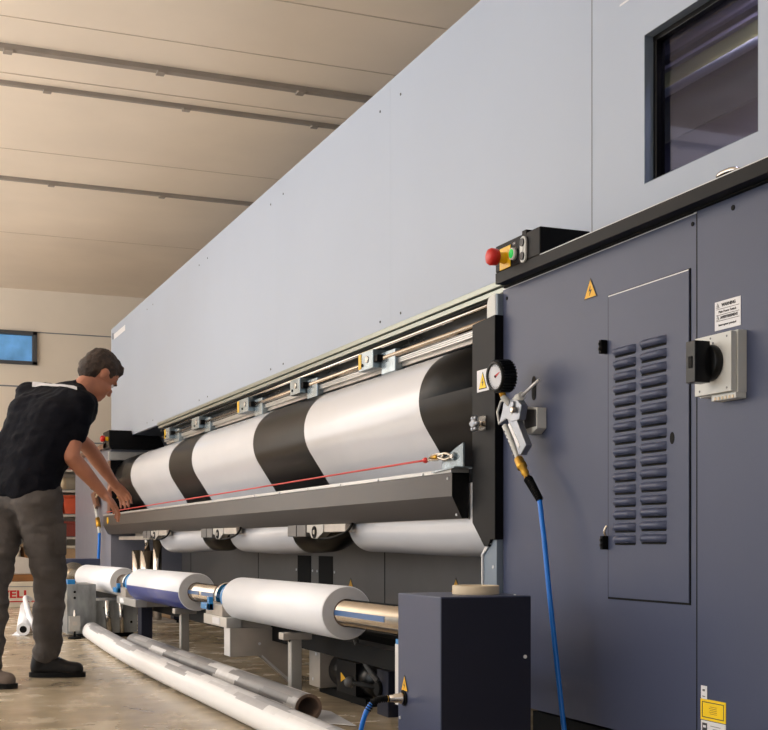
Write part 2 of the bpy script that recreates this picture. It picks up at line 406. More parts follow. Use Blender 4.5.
# label on the right panel
b = B(); b.box((1.9968, 2.545, 1.188), (1.998, 2.648, 1.261), 'stick_white')
for z in (1.241, 1.226, 1.211): b.box((1.9964, 2.55, z-.0006), (1.9968, 2.642, z+.0006), 'ink')
b.text('WARNING', (1.9965, 2.592, 1.250), .0115, 'ink', bold=.0003)
b.text('Main Power Switch', (1.9965, 2.597, 1.2335), .009, 'ink')
b.text('AVERTISSEMENT', (1.9965, 2.590, 1.2185), .0095, 'ink', bold=.0003)
b.text('Interrupteur principal', (1.9965, 2.597, 1.200), .008, 'ink')
warn_tri(b, 1.9968, 2.636, 1.2445, .013, .012, 'stick_white'); warn_tri(b, 1.9968, 2.636, 1.2135, .013, .012, 'stick_white')
b.build('warning_label', cab, label='small white text label above the isolator switch')
b = B(); b.box((1.9968, 2.681, .24), (1.998, 2.706, .274), 'stick_white'); b.box((1.9962, 2.688, .2455), (1.9968, 2.70, .2475), 'ink')
b.text('IIIII', (1.9965, 2.694, .262), .008, 'seam')
b.build('serial_sticker', cab)
b = B(); b.box((1.9968, 2.604, .186), (1.998, 2.708, .240), 'stick_yellow')
for lo, hi in (((2.611, .1925), (2.701, .1945)), ((2.611, .2315), (2.701, .2335)), ((2.611, .1925), (2.613, .2335)), ((2.699, .1925), (2.701, .2335))): b.box((1.9962, lo[0], lo[1]), (1.9968, hi[0], hi[1]), 'ink')
for k in range(5): b.box((1.9963, 2.64, .2035+k*.0045), (1.9968, 2.668+.004*(k % 2), .2045+k*.0045), 'brown')
b.build('laser_label', cab, label='yellow rectangular label with a black border')
b = B(); b.box((1.9968, 2.604, .145), (1.998, 2.706, .184), 'stick_white'); b.box((1.9962, 2.68, .152), (1.9968, 2.70, .178), 'ink'); b.box((1.9958, 2.684, .166), (1.9962, 2.696, .172), 'stick_white')
for k in range(3): b.box((1.9963, 2.625, .172-k*.007), (1.9968, 2.666-.01*k, .1735-k*.007), 'seam')
b.build('information_label', cab)
# isolator switch box
b = B(); b.box((1.972, 2.523, 1.018), (1.998, 2.678, 1.172), 'lgrey'); b.box((1.955, 2.528, 1.021), (1.971, 2.675, 1.169), 'lgrey')
for y, z in ((2.665, 1.158), (2.61, 1.161), (2.545, 1.158), (2.545, 1.03), (2.60, 1.148), (2.655, 1.032)): b.cyl((1.954, y, z), (1.956, y, z), .003, 'seam', 8)
b.box((1.9542, 2.64, 1.155), (1.955, 2.655, 1.161), 'ink')
sw = b.build('isolator_switch', cab, bevel=.004, label='light grey isolator switch box with a black rotary handle')
b = B(); b.lathe((1.955, 2.604, 1.098), (1.9, 2.604, 1.098), [(0, 0), (0, .046), (.012, .046), (.02, .043), (.022, 0)], 'gloss', 36)
b.box((1.890, 2.586, 1.046), (1.936, 2.624, 1.150), 'gloss'); b.box((1.888, 2.596, 1.082), (1.891, 2.612, 1.112), 'matteblack')
b.build('rotary_handle', sw, bevel=.005)
b = B(); b.box((1.965, 2.523, 1.003), (1.997, 2.62, 1.018), 'lgrey')
for k in range(6): b.box((1.963, 2.53+k*.014, 1.004), (1.966, 2.537+k*.014, 1.012), 'masking')
b.build('terminal_cover', sw, bevel=.002)
# black rail along the cabinet top
b = B(); b.box((1.95, 1.5, 1.519), (2.139, 3.78, 1.556), 'black'); b.box((1.985, 1.5, 1.5145), (2.139, 3.80, 1.519), 'matteblack'); b.box((1.949, 1.5, 1.5545), (1.953, 3.474, 1.5575), 'edge')  # pale strip paints the rail's bevel highlight, matte black strip the shadow below
b.box((1.992, 2.74, 1.513), (2.139, 3.80, 1.5148), 'matteblack')
b.build('top_rail', cab, bevel=.0015)
b = B(); b.box((2.05, 1.55, 0), (3.25, 3.7, .08), 'matteblack')
b.cyl((2.12, 3.72, .012), (2.12, 3.72, .1), .012, 'zinc'); b.cyl((2.12, 3.72, 0), (2.12, 3.72, .012), .04, 'matteblack')
b.build('plinth', cab)

# control box (near)
def control_box(label, x0, x1, y0, y1, z0, z1, es_y, es_z, full=True):
    t = thing('control_box', label, 'control box', ((x0+x1)/2, (y0+y1)/2, z0))
    b = B()
    if full: b.box((x0, y0, z0), (x1, y1, z1), 'black')
    else: b.xz([(x0, z0), (x0, z1), (2.13, z1), (2.137, 1.596), (x1-.06, 1.596), (x1, z0)], y0, y1, 'black')
    b.build('housing', t, bevel=.004)
    b = B()
    if full: b.box((x0-.003, es_y-.04, es_z-.036), (x0, es_y+.036, es_z+.036), 'yellow')
    b.cyl((x0, es_y, es_z), (x0-.028, es_y, es_z), .02, 'yellow', 24, .017)
    e = b.build('stop_button_collar', t, bevel=.001)
    B().lathe((x0-.026, es_y, es_z), (x0-.1, es_y, es_z), [(0, 0), (0, .018), (.006, .027), (.028, .029), (.037, .024), (.042, .012), (.043, 0)], 'red', 28).build('stop_button', e)
    return t
cb = control_box('black control box with stop button on the rail above the near cabinet', 1.95, 2.135, 3.474, 3.78, 1.557, 1.647, 3.708, 1.594)
b = B(); b.lathe((1.95, 3.644, 1.594), (1.93, 3.644, 1.594), [(0, 0), (0, .021), (.012, .019), (.012, .015)], 'lgrey', 24)
g = b.build('button_bezel', cb)
B().lathe((1.942, 3.644, 1.594), (1.93, 3.644, 1.594), [(0, 0), (0, .0155), (.006, .0145), (.008, .008), (.0085, 0)], 'green', 24).build('green_button', g)
b = B(); oval = [(3.575+.02*math.cos(t), (1.571 if math.sin(t) < 0 else 1.617)+.02*math.sin(t)) for t in [2*PI*k/28 for k in range(28)]]
b.prism([(1.95, y, z) for y, z in oval], (-.008, 0, 0), 'lgrey')
ov = b.build('double_switch', cb, bevel=.002)
b = B(); b.cyl((1.942, 3.575, 1.616), (1.938, 3.575, 1.616), .013, 'gloss'); b.cyl((1.942, 3.575, 1.572), (1.938, 3.575, 1.572), .013, 'gloss'); b.cyl((1.942, 3.575, 1.594), (1.94, 3.575, 1.594), .008, 'lgrey')
b.build('switch_inserts', ov)
b = B(); b.box((1.949, 3.562, 1.64), (1.975, 3.59, 1.656), 'black'); b.build('holder', cb); B().box((1.9493, 3.635, 1.622), (1.9502, 3.655, 1.634), 'ink').text('ON', (1.949, 3.645, 1.628), .010, 'stick_white').build('button_label', cb)

# far cabinet + box
fc = thing('printer_cabinet', 'pale grey-violet cabinet at the far end of the printer beyond the big roll', 'machine cabinet', (1.95, 12.3, 0))
b = B(); b.box((1.97, 11.32, .06), (3.2, 13.46, 1.50), 'cabfar')
b.box((1.9685, 12.6, 1.35), (1.97, 12.66, 1.40), 'edge'); b.box((1.9685, 11.9, 1.36), (1.97, 11.95, 1.44), 'edge')
b.build('side_panel', fc)
B().box((1.93, 11.32, 1.49), (2.13, 13.5, 1.535), 'rust').build('top_rail', fc, bevel=.003)
b = B(); b.box((1.955, 11.29, .78), (2.0, 11.42, 1.37), 'rust'); b.box((1.96, 11.27, .72), (2.45, 11.31, 1.37), 'black')
warn_tri(b, 2.04, 11.27, 1.03, .07, .07, 'stick_orange', False, '-Y')
b.build('end_post', fc)
B().box((1.94, 11.25, 1.375), (2.42, 11.30, 1.45), 'alu').build('head_bracket', fc, bevel=.003)
B().box((2.05, 11.4, 0), (3.1, 13.4, .06), 'matteblack').build('plinth', fc)
control_box('black control box with red stop button at the far end of the printer', 1.93, 2.44, 11.18, 11.5, 1.475, 1.635, 11.24, 1.56, False)
b = B(); b.box((1.93, 11.14, .785), (1.99, 11.24, .87), 'yellow'); b.box((1.94, 11.16, .87), (1.98, 11.22, .90), 'tape_blue'); b.cyl((1.93, 11.16, .83), (1.91, 11.16, .83), .03, 'yellow')
tag(b.build('cord_switch', bevel=.004), 'yellow safety cord switch at the far end of the graphite bar', 'switch')

# ------------------------------------------------------------------ near end post
post = thing('end_post', 'black vertical end post beside the near cabinet holding the striped roll', 'machine post', (1.98, 3.9, 0))
b = B(); b.yz([(3.992, 1.417), (3.817, 1.425), (3.817, .655), (3.85, .655), (3.872, .63), (3.90, .632), (3.992, .715)], 1.967, 2.33, 'black')
b.build('post_plate', post, bevel=.002)
b = B(); b.yz([(3.905, 1.42), (3.905, 1.475), (3.895, 1.495), (3.875, 1.503), (3.84, 1.503), (3.84, 1.42)], 1.98, 2.1, 'lgrey'); b.yz([(3.84, 1.42), (3.84, 1.503), (3.822, 1.498), (3.822, 1.42)], 1.98, 2.1, 'bluegrey')
b.build('post_cap', post, bevel=.004)
b = B(); b.yz([(3.862, .7), (3.825, .7), (3.825, 0), (3.93, 0), (3.93, .60), (3.905, .622), (3.868, .638)], 1.978, 2.02, 'bluegrey')
b.yz([(3.868, .7), (3.862, .7), (3.862, .64), (3.90, .615), (3.922, .6), (3.922, 0), (3.93, 0), (3.93, .604), (3.908, .626), (3.872, .645)], 1.972, 1.98, 'silverplate')
b.cyl((1.976, 3.85, .56), (1.979, 3.85, .56), .006, 'edge', 10)
b.build('foot_plate', post)
b = B(); b.box((1.965, 3.858, 1.172), (1.967, 3.95, 1.248), 'stick_white'); warn_tri(b, 1.965, 3.904, 1.18, .062, .06, 'stick_yellow')
b.build('warning_label', post, label='white square label with a yellow warning triangle')
b = B(); b.box((1.961, 3.875, 1.035), (1.967, 3.93, 1.085), 'chrome')
b.cyl((1.962, 3.905, 1.058), (1.935, 3.905, 1.058), .01, 'chrome')
b.lathe((1.94, 3.905, 1.058), (1.9, 3.905, 1.058), [(0, 0), (0, .018), (.012, .02), (.018, .012), (.018, 0)], 'cast', 24)
for k in range(6):
    a = k*PI/3; b.ball((1.932, 3.905+.021*math.cos(a), 1.058+.021*math.sin(a)), (.008, .0095, .0095), 'cast', sub=2)
b.build('star_knob', post)

# ------------------------------------------------------------------ big striped roll
AX, AZ, R = 2.19, 1.202, .206
b = B(); segs = [(4.0, 'film_black'), (4.5, 'film_white'), (5.916, 'film_black'), (6.823, 'film_white'), (8.291, 'film_black'), (9.003, 'film_white'), (10.46, 'film_black'), (11.2, None)]
prof = [(0, 0), (0, R)]; names = ['film_black']
for (y, m), (y2, _) in zip(segs, segs[1:]):
    n = max(1, int((y2-y)/.3))
    for k in range(n):
        names.append(m); prof.append((y-4.0+(y2-y)*(k+1)/n, R))
prof.append((7.2, 0)); names.append('film_black')
b.lathe((AX, 4.0, AZ), (AX, 5, AZ), prof, 'film_white', 96, fmat=lambda n, k: names[n])
b.cyl((AX, 3.993, AZ), (AX, 4.0, AZ), .04, 'nickel'); b.cyl((AX, 11.2, AZ), (AX, 11.265, AZ), .05, 'nickel')
tag(b.build('media_roll'), 'huge glossy roll with wide black and white bands across the printer front', 'media roll')

b = B()
import math as _m
th = _m.radians(33); fx, fz = AX-(R+.0004)*_m.cos(th), AZ-(R+.0004)*_m.sin(th)
for (y, m), (y2, _) in zip(segs[:-1], segs[1:]):
    i = b.mi(m); P_ = []
    for k in range(7):
        a = th*(k/6)
        P_.append((AX-(R+.0004)*_m.cos(a), AZ-(R+.0004)*_m.sin(a)))
    L_ = .27
    P_ += [(fx+_m.sin(th)*L_*q, fz-_m.cos(th)*L_*q) for q in (.5, 1)]
    ys = [y+(y2-y)*q/4 for q in range(5)]
    G = [[b.bm.verts.new((px, yy, pz)) for px, pz in P_] for yy in ys]
    for A_, C_ in zip(G, G[1:]):
        for k in range(len(P_)-1): b._face([A_[k], A_[k+1], C_[k+1], C_[k]], i, True)
tag(b.build('film_web'), 'banded black and white film running off the huge roll down behind the bar', 'film')

# ------------------------------------------------------------------ feed mechanism above the roll
fm = thing('feed_mechanism', 'polished steel feed rails and clamp blocks between grey hood and striped roll', 'mechanism', (2.2, 7.5, 1.41))
B().box((2.11, 4.0, 1.578), (2.139, 10.0, 1.6), 'green_alu').build('upper_rail', fm, bevel=.002)
B().box((2.12, 4.0, 1.555), (2.145, 10.0, 1.575), 'green_alu').build('upper_rail', fm, bevel=.002)
B().box((2.13, 4.0, 1.545), (2.16, 10.0, 1.5525), 'matteblack').build('slot_strip', fm)
B().cyl((2.14, 4.0, 1.535), (2.14, 10.0, 1.535), .008, 'chrome').build('guide_rod', fm)
B().box((2.2, 4.0, 1.44), (2.22, 10.0, 1.598), 'shine_steel').build('back_plate', fm)
B().cyl((2.16, 4.0, 1.485), (2.16, 10.0, 1.485), .013, 'warmrail').build('guide_rod', fm)
b = B()
for k in range(3): b.box((2.165, 4.0, 1.447+k*.008), (2.2, 10.0, 1.452+k*.008), 'alu')
b.box((2.185, 4.0, 1.43), (2.2, 10.0, 1.472), 'steel')
b.build('ribbed_profile', fm)
for n, (y0, y1) in enumerate(((5.14, 5.5), (6.2, 6.55), (7.2, 7.62), (8.45, 8.85), (9.4, 9.75))):
    b = B(); b.box((2.115, y0+.18, 1.445), (2.199, y1, 1.53), 'zinc')
    b.box((2.15, y0, 1.41), (2.199, y0+.16, 1.51), 'zinc'); b.box((2.12, y0+.14, 1.47), (2.16, y0+.2, 1.5), 'matteblack')
    b.cyl((2.11, y0+.25, 1.49), (2.118, y0+.25, 1.49), .016, 'chrome', 12); b.cyl((2.11, y0+.31, 1.47), (2.118, y0+.31, 1.47), .008, 'matteblack', 8)
    if n % 2 == 0: b.box((2.112, y1-.035, 1.455), (2.116, y1-.002, 1.525), 'yellow')
    b.build('clamp_block', fm, bevel=.003)

# ------------------------------------------------------------------ graphite bar with lip, cord
bar = thing('guide_bar', 'long graphite-grey angled bar across the front below the striped roll', 'machine bar', (1.95, 7.7, .70))
b = B(); y0, y1 = 4.05, 11.39
def bar_ring(y, dz): return [(1.915, y, .892+dz), (1.915, y, .808+dz), (1.955, y, .728+dz), (1.982, y, .728+dz), (1.982, y, .892+dz)]
ra = [b.bm.verts.new(p) for p in bar_ring(y0, .003)]; rb = [b.bm.verts.new(p) for p in bar_ring(y1, -.02)]
i = b.mi('bar'); j = b.mi('matteblack')
for k in range(5): b._face([ra[k], ra[(k+1) % 5], rb[(k+1) % 5], rb[k]], i)
b._face(ra, j); b._face(rb, j)
b.build('bar_body', bar)
b = B(); b.prism([(1.912, 4.05, .896), (1.982, 4.05, .896), (1.982, 4.05, .909), (1.912, 4.05, .909)], (0, 7.34, -.021), 'alu')
for k in range(16):
    y = 4.3+k*.45; b.cyl((1.909, y, .902-.003*(y-4.05)), (1.913, y, .902-.003*(y-4.05)), .006, 'edge', 10)
b.build('lip', bar)
B().cyl((1.912, 4.085, .875), (1.916, 4.085, .875), .005, 'edge', 8).build('bolt', bar); B().cyl((1.945, 4.08, .745), (1.953, 4.08, .745), .005, 'edge', 8).build('bolt', bar)
b = B(); b.yz([(4.06, .985), (4.0, 1.0), (4.0, .915), (4.18, .912), (4.17, .95)], 1.935, 1.942, 'zinc'); b.yz([(4.19, .905), (4.0, .915), (4.0, .91), (4.19, .9)], 1.90, 1.98, 'zinc')
b.cyl((1.935, 4.07, .955), (1.925, 4.07, .955), .014, 'zinc', 6); b.cyl((1.927, 4.07, .955), (1.921, 4.07, .955), .008, 'chrome', 12)
b.build('cord_bracket', bar, label='zinc plated bracket with a bolt')
t = thing('safety_cord', 'thin red safety cord stretched above the graphite bar', 'cord', (1.91, 7.6, .95))
b = B(); b.tube([(1.905, 4.27, .951), (1.905, 5, .947), (1.905, 6.1, .939), (1.905, 8, .925), (1.905, 11.15, .905)], .0042, 'redcord'); b.build('cord', t)
b = B(); b.ball((1.905, 4.26, .951), (.011, .018, .011), 'red'); b.build('end_stop', t)
b = B(); b.tube([(1.905, 4.24, .953), (1.905, 4.2, .965), (1.91, 4.14, .968), (1.912, 4.12, .958), (1.908, 4.16, .947), (1.905, 4.24, .95)], .004, 'nickel'); b.tube([(1.905, 4.15, .962), (1.918, 4.11, .968), (1.93, 4.09, .955), (1.915, 4.11, .945), (1.905, 4.15, .955)], .005, 'nickel')
b.cyl((1.905, 4.2, .957), (1.905, 4.15, .957), .008, 'brass')
b.build('snap_hook', t)

# ------------------------------------------------------------------ hanging web loops below the bar
def web(y0, ysplit, y1, label, dark):
    """U-shaped slack film: white from ysplit to y0(far), black tail rising towards y1(near)"""
    b = B(); iw = b.mi('film_white'); ib = b.mi('film_black'); ny = 40; na = 22; rows = []
    for j in range(ny+1):
        y = y0+(y1-y0)*j/ny
        if dark and y < ysplit: tt = (ysplit-y)/(ysplit-y1); lift = .15*max(0, (tt-.35)/.65)**1.3
        else: lift = 0
        zb = .592-.0055*(y-5.4)+.008*math.sin(y*2.6)+lift
        rr = .12
        row = []
        for k in range(na+1):
            a = PI*k/na; x = 2.11-rr*math.cos(a); z = zb+rr-rr*math.sin(a)
            row.append(b.bm.verts.new((x, y, z)))
        row.insert(0, b.bm.verts.new((2.11-rr, y, .86))); row.append(b.bm.verts.new((2.11+rr, y, .86)))
        rows.append((y, row))
    for (ya, A), (yb, C) in zip(rows, rows[1:]):
        mi = ib if dark and (ya+yb)/2 < ysplit else iw
        for k in range(len(A)-1): b._face([A[k], A[k+1], C[k+1], C[k]], mi, True)
    o = b.build('film_web')
    tag(o, label, 'film', 'slack film hanging under the graphite bar')
    return o
web(5.3, 4, 4.0, 'broad plain white film loop hanging under the bar nearest the end post', False)
web(7.35, 6.15, 5.32, 'middle film loop under the bar, white with a black stretch', True)
web(9.35, 8.02, 7.4, 'farthest film loop under the bar, white with a short black stretch', True)
for yc in (5.7, 7.5, 9.35):
    b = B(); b.yz([(yc+.02, .727), (yc-.02, .727), (yc-.22, .727), (yc-.22, .69), (yc-.13, .66), (yc-.06, .662), (yc-.02, .69), (yc+.02, .69)], 1.93, 1.97, 'aluflat')
    t = b.build('clamp_bracket', bar, bevel=.003, label='alloy clamp bracket with a round bearing')
    b = B(); b.box((1.925, yc+.02, .672), (1.975, yc+.3, .727), 'basewall'); b.box((1.923, yc+.155, .672), (1.926, yc+.162, .727), 'matteblack'); b.build('slide_block', t, bevel=.003)
    b = B(); b.box((1.935, yc-.5, .69), (1.97, yc-.21, .727), 'steel'); b.build('arm', t, bevel=.003)
    b = B(); b.lathe((1.931, yc-.1, .692), (1.92, yc-.1, .692), [(0, 0), (0, .028), (.006, .028), (.006, .018), (.002, .016), (.002, 0)], 'matteblack', 24); b.cyl((1.93, yc-.1, .692), (1.924, yc-.1, .692), .011, 'steel'); b.build('bearing', t)
    b = B(); b.tube([(1.94, yc-.1, .662), (1.94, yc-.3, .664), (1.94, yc-.5, .69), (1.94, yc-.58, .726)], .006, 'matteblack'); b.build('cable', t)

# ------------------------------------------------------------------ machine base
base = thing('machine_base', 'charcoal back panel of the printer base with two tall black slots', 'machine base', (2.62, 7.5, .2))
b = B(); b.box((2.6, 3.9, .22), (2.65, 11.26, 1.3), 'basewall')
for y in (6.36, 8.8, 10.9): b.box((2.598, y-.004, .22), (2.6, y+.004, 1.0), 'matteblack')
for ya, yb in ((7.61, 7.88), (7.198, 7.458)):
    b.box((2.597, ya, .38), (2.6, yb, .556), 'matteblack')
    for yy in (ya-.03, yb+.03): b.cyl((2.596, yy, .46), (2.6, yy, .46), .008, 'edge', 8)
    b.cyl((2.596, (ya+yb)/2, .585), (2.6, (ya+yb)/2, .585), .008, 'edge', 8)
b.build('base_panel', base)
for y, z in ((6.887, .36), (5.45, .40), (9.06, .30), (11.0, .30)):
    b = B(); warn_tri(b, 2.599, y, z-.03, .16, .105, bolt=False); b.build('warning_sticker', base)
b = B(); b.box((2.3, 4.0, .2), (2.6, 11.25, .24), 'matteblack')
b.box((2.596, 5.3, .31), (2.6, 5.62, .33), 'matteblack')
b.build('base_shelf', base)
for y in (4.6, 6.2, 8.0, 9.8):
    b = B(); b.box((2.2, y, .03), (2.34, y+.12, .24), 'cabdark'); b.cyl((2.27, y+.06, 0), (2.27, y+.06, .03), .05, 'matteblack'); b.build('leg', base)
b = B(); b.box((2.75, 4.0, 0), (3.0, 11.25, .22), 'matteblack'); b.build('rear_plinth', base)
# pneumatic lift at far end
t = thing('lift_cylinder', 'upright chrome lift cylinder under the far end of the bar', 'cylinder', (2.1, 10.2, 0))
for y, r in ((10.75, .05), (10.35, .06), (9.95, .035)): B().cyl((2.1, y, .02), (2.1, y, .57 if r > .04 else .66), r, 'chrome').build('barrel', t)
B().cyl((2.1, 10.35, .57), (2.1, 10.35, .74), .022, 'chrome').build('rod', t)
b = B(); b.box((2.0, 9.8, .66), (2.2, 11.1, .69), 'steel'); b.box((2.03, 10.2, .69), (2.17, 10.5, .74), 'steel'); b.build('yoke', t, bevel=.003)
b = B(); b.box((1.98, 9.8, 0), (2.22, 10.95, .02), 'steel'); b.build('base_plate', t)

# ------------------------------------------------------------------ winding shaft with three small rolls
def sz(y): return .397-.0045*(y-4.1)
SX = 1.54
t = thing('air_shaft', 'long nickel winding shaft carrying the three small white rolls', 'shaft', (SX, 7, .34))
B().cyl((SX, 3.50, sz(3.5)), (SX, 10.66, sz(10.66)), .045, 'nickel', 40).build('tube', t)
b = B()
for a in (PI*.98, PI*.5, PI*1.45, 0):
    dx, dz = math.cos(a)*.0455, math.sin(a)*.0455; c, s_ = math.cos(a+PI/2)*.009, math.sin(a+PI/2)*.009
    for ya, yb in ((3.66, 6.05), (6.1, 8.1)):
        b.prism([(SX+dx-c, ya, sz(ya)+dz-s_), (SX+dx+c, ya, sz(ya)+dz+s_), (SX+dx*1.05+c, ya, sz(ya)+dz*1.05+s_), (SX+dx*1.05-c, ya, sz(ya)+dz*1.05-s_)], (0, yb-ya, sz(yb)-sz(ya)), 'tape_blue' if abs(a-PI*.98) < .1 else 'matteblack')
b.build('grip_strips', t)
b = B(); b.cyl((SX, 10.6, sz(10.6)), (SX, 10.66, sz(10.6)), .105, 'nickel', 36); b.cyl((SX, 10.5, sz(10.6)), (SX, 10.6, sz(10.6)), .03, 'chrome')
b.build('end_flange', t)
def small_roll(y0, y1, r, label, blue=False):
    zc0, zc1 = sz(y0), sz(y1); L = y1-y0; e = .004
    b = B()
    def fm(n, k):
        if n in (0, 7): return 'core'
        if n in (1, 6): return 'paper_end'
        if blue and n in (3, 4): return 'print_blue' if .32 < blue_k(k) < .66 else 'paper'
        return 'paper'
    def blue_k(k): return k if True else 1-k
    b.lathe((SX, y0, zc0), (SX, y1, zc1), [(.002, .0455), (0, .0455), (0, .05), (0, r-e), (e, r), (L/2, r), (L-e, r), (L, r-e), (L, .0455)][:], 'paper', 72,
            fmat=lambda n, k: ('core' if n <= 1 else 'paper_end' if n in (2, 7) else ('print_blue' if blue and n in (4, 5) and bl(k) else 'paper')))
    o = b.build('film_roll'); tag(o, label, 'roll', 'small white rolls on the winding shaft'); return o
def bl(k):
    a = 2*PI*k   # angle measured from straight up, turning about the axis
    x, z = math.sin(a), math.cos(a)
    return z < -.05 and BLSIGN*x < .45
BLSIGN = 1
small_roll(4.12, 5.473, .095, 'plain white roll on the winding shaft nearest the blue-grey box')
small_roll(6.324, 7.745, .0975, 'middle roll on the winding shaft with blue printed underside', True)
small_roll(8.355, 9.915, .094, 'farthest white roll on the winding shaft, by the end flange')

# supports on the shaft
def support(y0, y1, label, ext):
    t = thing('shaft_support', label, 'support', (SX, (y0+y1)/2, .2), 'supports under the winding shaft')
    z = sz(y0)
    b = B(); b.xz([(1.455, z-.083), (1.455, z-.03), (1.49, z-.025), (1.50, z-.048), (1.58, z-.048), (1.59, z-.02), (1.62, z-.02), (1.62, z-.083)], y0, y1, 'steel'); b.build('cradle_block', t, bevel=.003)
    b = B(); b.box((1.45, y0-ext, z-.128), (1.52, y1+.02, z-.083), 'alu'); b.box((1.447, y0+.02, z-.12), (1.45, y0+.15, z-.09), 'stick_white'); b.box((1.52, y0-ext+.01, z-.128), (1.66, y1, z-.083), 'steel'); b.build('slide_beam', t, bevel=.003)
    b = B(); b.lathe((SX, y0+.05, sz(y0)), (SX, y0+.14, sz(y0)), [(0, .046), (0, .068), (.03, .073), (.06, .068), (.06, .046)], 'bright_blue', 30); b.box((1.435, y0+.16, z-.06), (1.47, y0+.32, z-.03), 'bright_blue'); b.box((1.435, y0+.16, z-.06), (1.455, y0+.2, z-.0), 'bright_blue')
    b.build('blue_collar', t, bevel=.002)
    b = B(); b.lathe((SX, y0-.05, z), (SX, y0+.3, z), [(0, .046), (0, .056), (.05, .058), (.05, .046), (.23, .046), (.23, .066), (.29, .066), (.29, .046)], 'chrome', 30); b.ball((SX, y0+.12, z+.062), (.02, .04, .014), 'chrome'); b.build('chrome_ring', t)
    if ext > .3:
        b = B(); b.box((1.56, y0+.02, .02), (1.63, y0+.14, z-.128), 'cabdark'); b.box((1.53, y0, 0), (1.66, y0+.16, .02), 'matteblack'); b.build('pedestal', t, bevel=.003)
support(5.5, 5.8, 'steel cradle with blue collar between near and middle small rolls', .09)
support(7.85, 8.1, 'steel cradle between middle and far small rolls', .35)
t = thing('support_arm', 'stainless steel bracket arm with slanted lower edge under the near small roll', 'bracket', (1.62, 5.45, 0))
b = B(); b.xz([(1.466, .262), (1.466, .135), (1.61, .135), (1.762, 0), (1.80, 0), (1.80, .262)], 5.4, 5.5, 'steel'); b.cyl((1.60, 5.397, .19), (1.60, 5.4, .19), .007, 'edge', 10); b.build('arm_plate', t, bevel=.003)
b = B(); b.box((1.464, 5.4, .136), (1.467, 5.5, .261), 'silverplate'); b.build('lit_end_face', t)  # pale sheet paints the arm's left face lighter, as lit
b = B(); b.prism([(1.607, 5.397, .133), (1.612, 5.397, .138), (1.768, 5.397, .003), (1.75, 5.397, 0)], (0, -.006, 0), 'silverplate'); b.build('edge_flange', t)
for y, lab in ((6.6, 'slim grey jack post under the middle small roll'), (4.7, 'slim grey jack post under the near small roll')):
    t = thing('jack_post', lab, 'post', (SX, y, 0), 'jack posts under the winding shaft')
    b = B(); b.box((SX-.025, y-.022, .06), (SX+.02, y+.022, .29), 'aluflat'); b.build('post_body', t, bevel=.004)
    b = B(); b.box((SX-.06, y-.03, .262), (SX+.06, y+.03, .29), 'steel'); b.cyl((SX-.035, y-.02, .262), (SX-.028, y-.02, .262), .01, 'ink', 8); b.build('head', t, bevel=.003)
    b = B(); b.cyl((SX, y, .008), (SX, y, .06), .009, 'chrome'); b.cyl((SX, y, 0), (SX, y, .01), .03, 'steel'); b.build('foot_screw', t)
B_ = B().box((1.66, 3.52, .2), (1.74, 10.6, .27), 'matteblack'); tag(B_.build('carriage_beam', bevel=.003), 'long black beam running behind the winding shaft', 'beam')

# motor and hardware behind
t = thing('drive_motor', 'black drive motor with orange arrow mark low under the near small roll', 'motor', (1.82, 4.72, 0))
b = B(); b.lathe((1.85, 4.47, .105), (1.85, 5.0, .105), [(0, 0), (0, .05), (.02, .08), (.1, .083), (.12, .078), (.3, .078), (.34, .06), (.36, .075), (.5, .075), (.53, .05), (.53, 0)], 'gloss', 32); b.build('motor_body', t)
b = B(); b.box((1.765, 4.62, .035), (1.80, 4.84, .165), 'black'); b.prism([(1.7645, 4.79, .075), (1.7645, 4.79, .115), (1.7645, 4.735, .095)], (-.001, 0, 0), 'stick_orange'); b.build('terminal_box', t, bevel=.004)
b = B(); b.box((1.74, 4.98, .03), (1.9, 5.12, .21), 'steel'); b.cyl((1.738, 5.03, .17), (1.742, 5.03, .17), .008, 'edge', 8); b.cyl((1.738, 5.07, .06), (1.742, 5.07, .06), .008, 'edge', 8); b.build('gear_housing', t, bevel=.004)
b = B(); b.box((1.78, 4.55, 0), (1.92, 5.1, .03), 'matteblack'); b.build('mount', t)
t = thing('locking_handle', 'small black ball handle on a block beside the drive motor', 'handle', (1.75, 4.35, 0))
b = B(); b.box((1.75, 4.25, 0), (1.8, 4.36, .17), 'cabdark'); b.build('block', t, bevel=.003)
b = B(); b.cyl((1.75, 4.31, .10), (1.72, 4.52, .10), .01, 'matteblack'); b.ball((1.715, 4.56, .10), .022, 'greyhose'); b.cyl((1.755, 4.33, .10), (1.735, 4.33, .10), .028, 'matteblack'); b.build('lever', t)
b = B(); b.tube([(1.62, 4.2, .32), (1.66, 4.35, .29), (1.69, 4.33, .2), (1.73, 4.3, .13)], .011, 'greyhose'); tag(b.build('grey_cable'), 'short grey cable curving down behind the near small roll', 'cable')
b = B(); b.yz([(4.22, .27), (3.95, .30), (3.95, .05), (4.05, 0), (4.3, .16)], 1.82, 1.85, 'matteblack'); b.box((1.76, 3.95, .29), (1.85, 4.6, .305), 'matteblack'); tag(b.build('belt_guard', bevel=.003), 'flat black belt guard between motor and blue-grey box', 'guard')
b = B(); b.box((2.2, 9.0, 0), (2.45, 9.3, .02), 'steel'); 
t = thing('storage_tub', 'dark brown container on the floor under the machine base', 'container', (2.45, 10.6, 0))
b = B(); b.box((2.3, 10.2, .06), (2.58, 11.2, .19), 'brown'); b.box((2.28, 10.18, 0), (2.58, 11.22, .06), 'tan'); b.build('tub_body', t, bevel=.01)

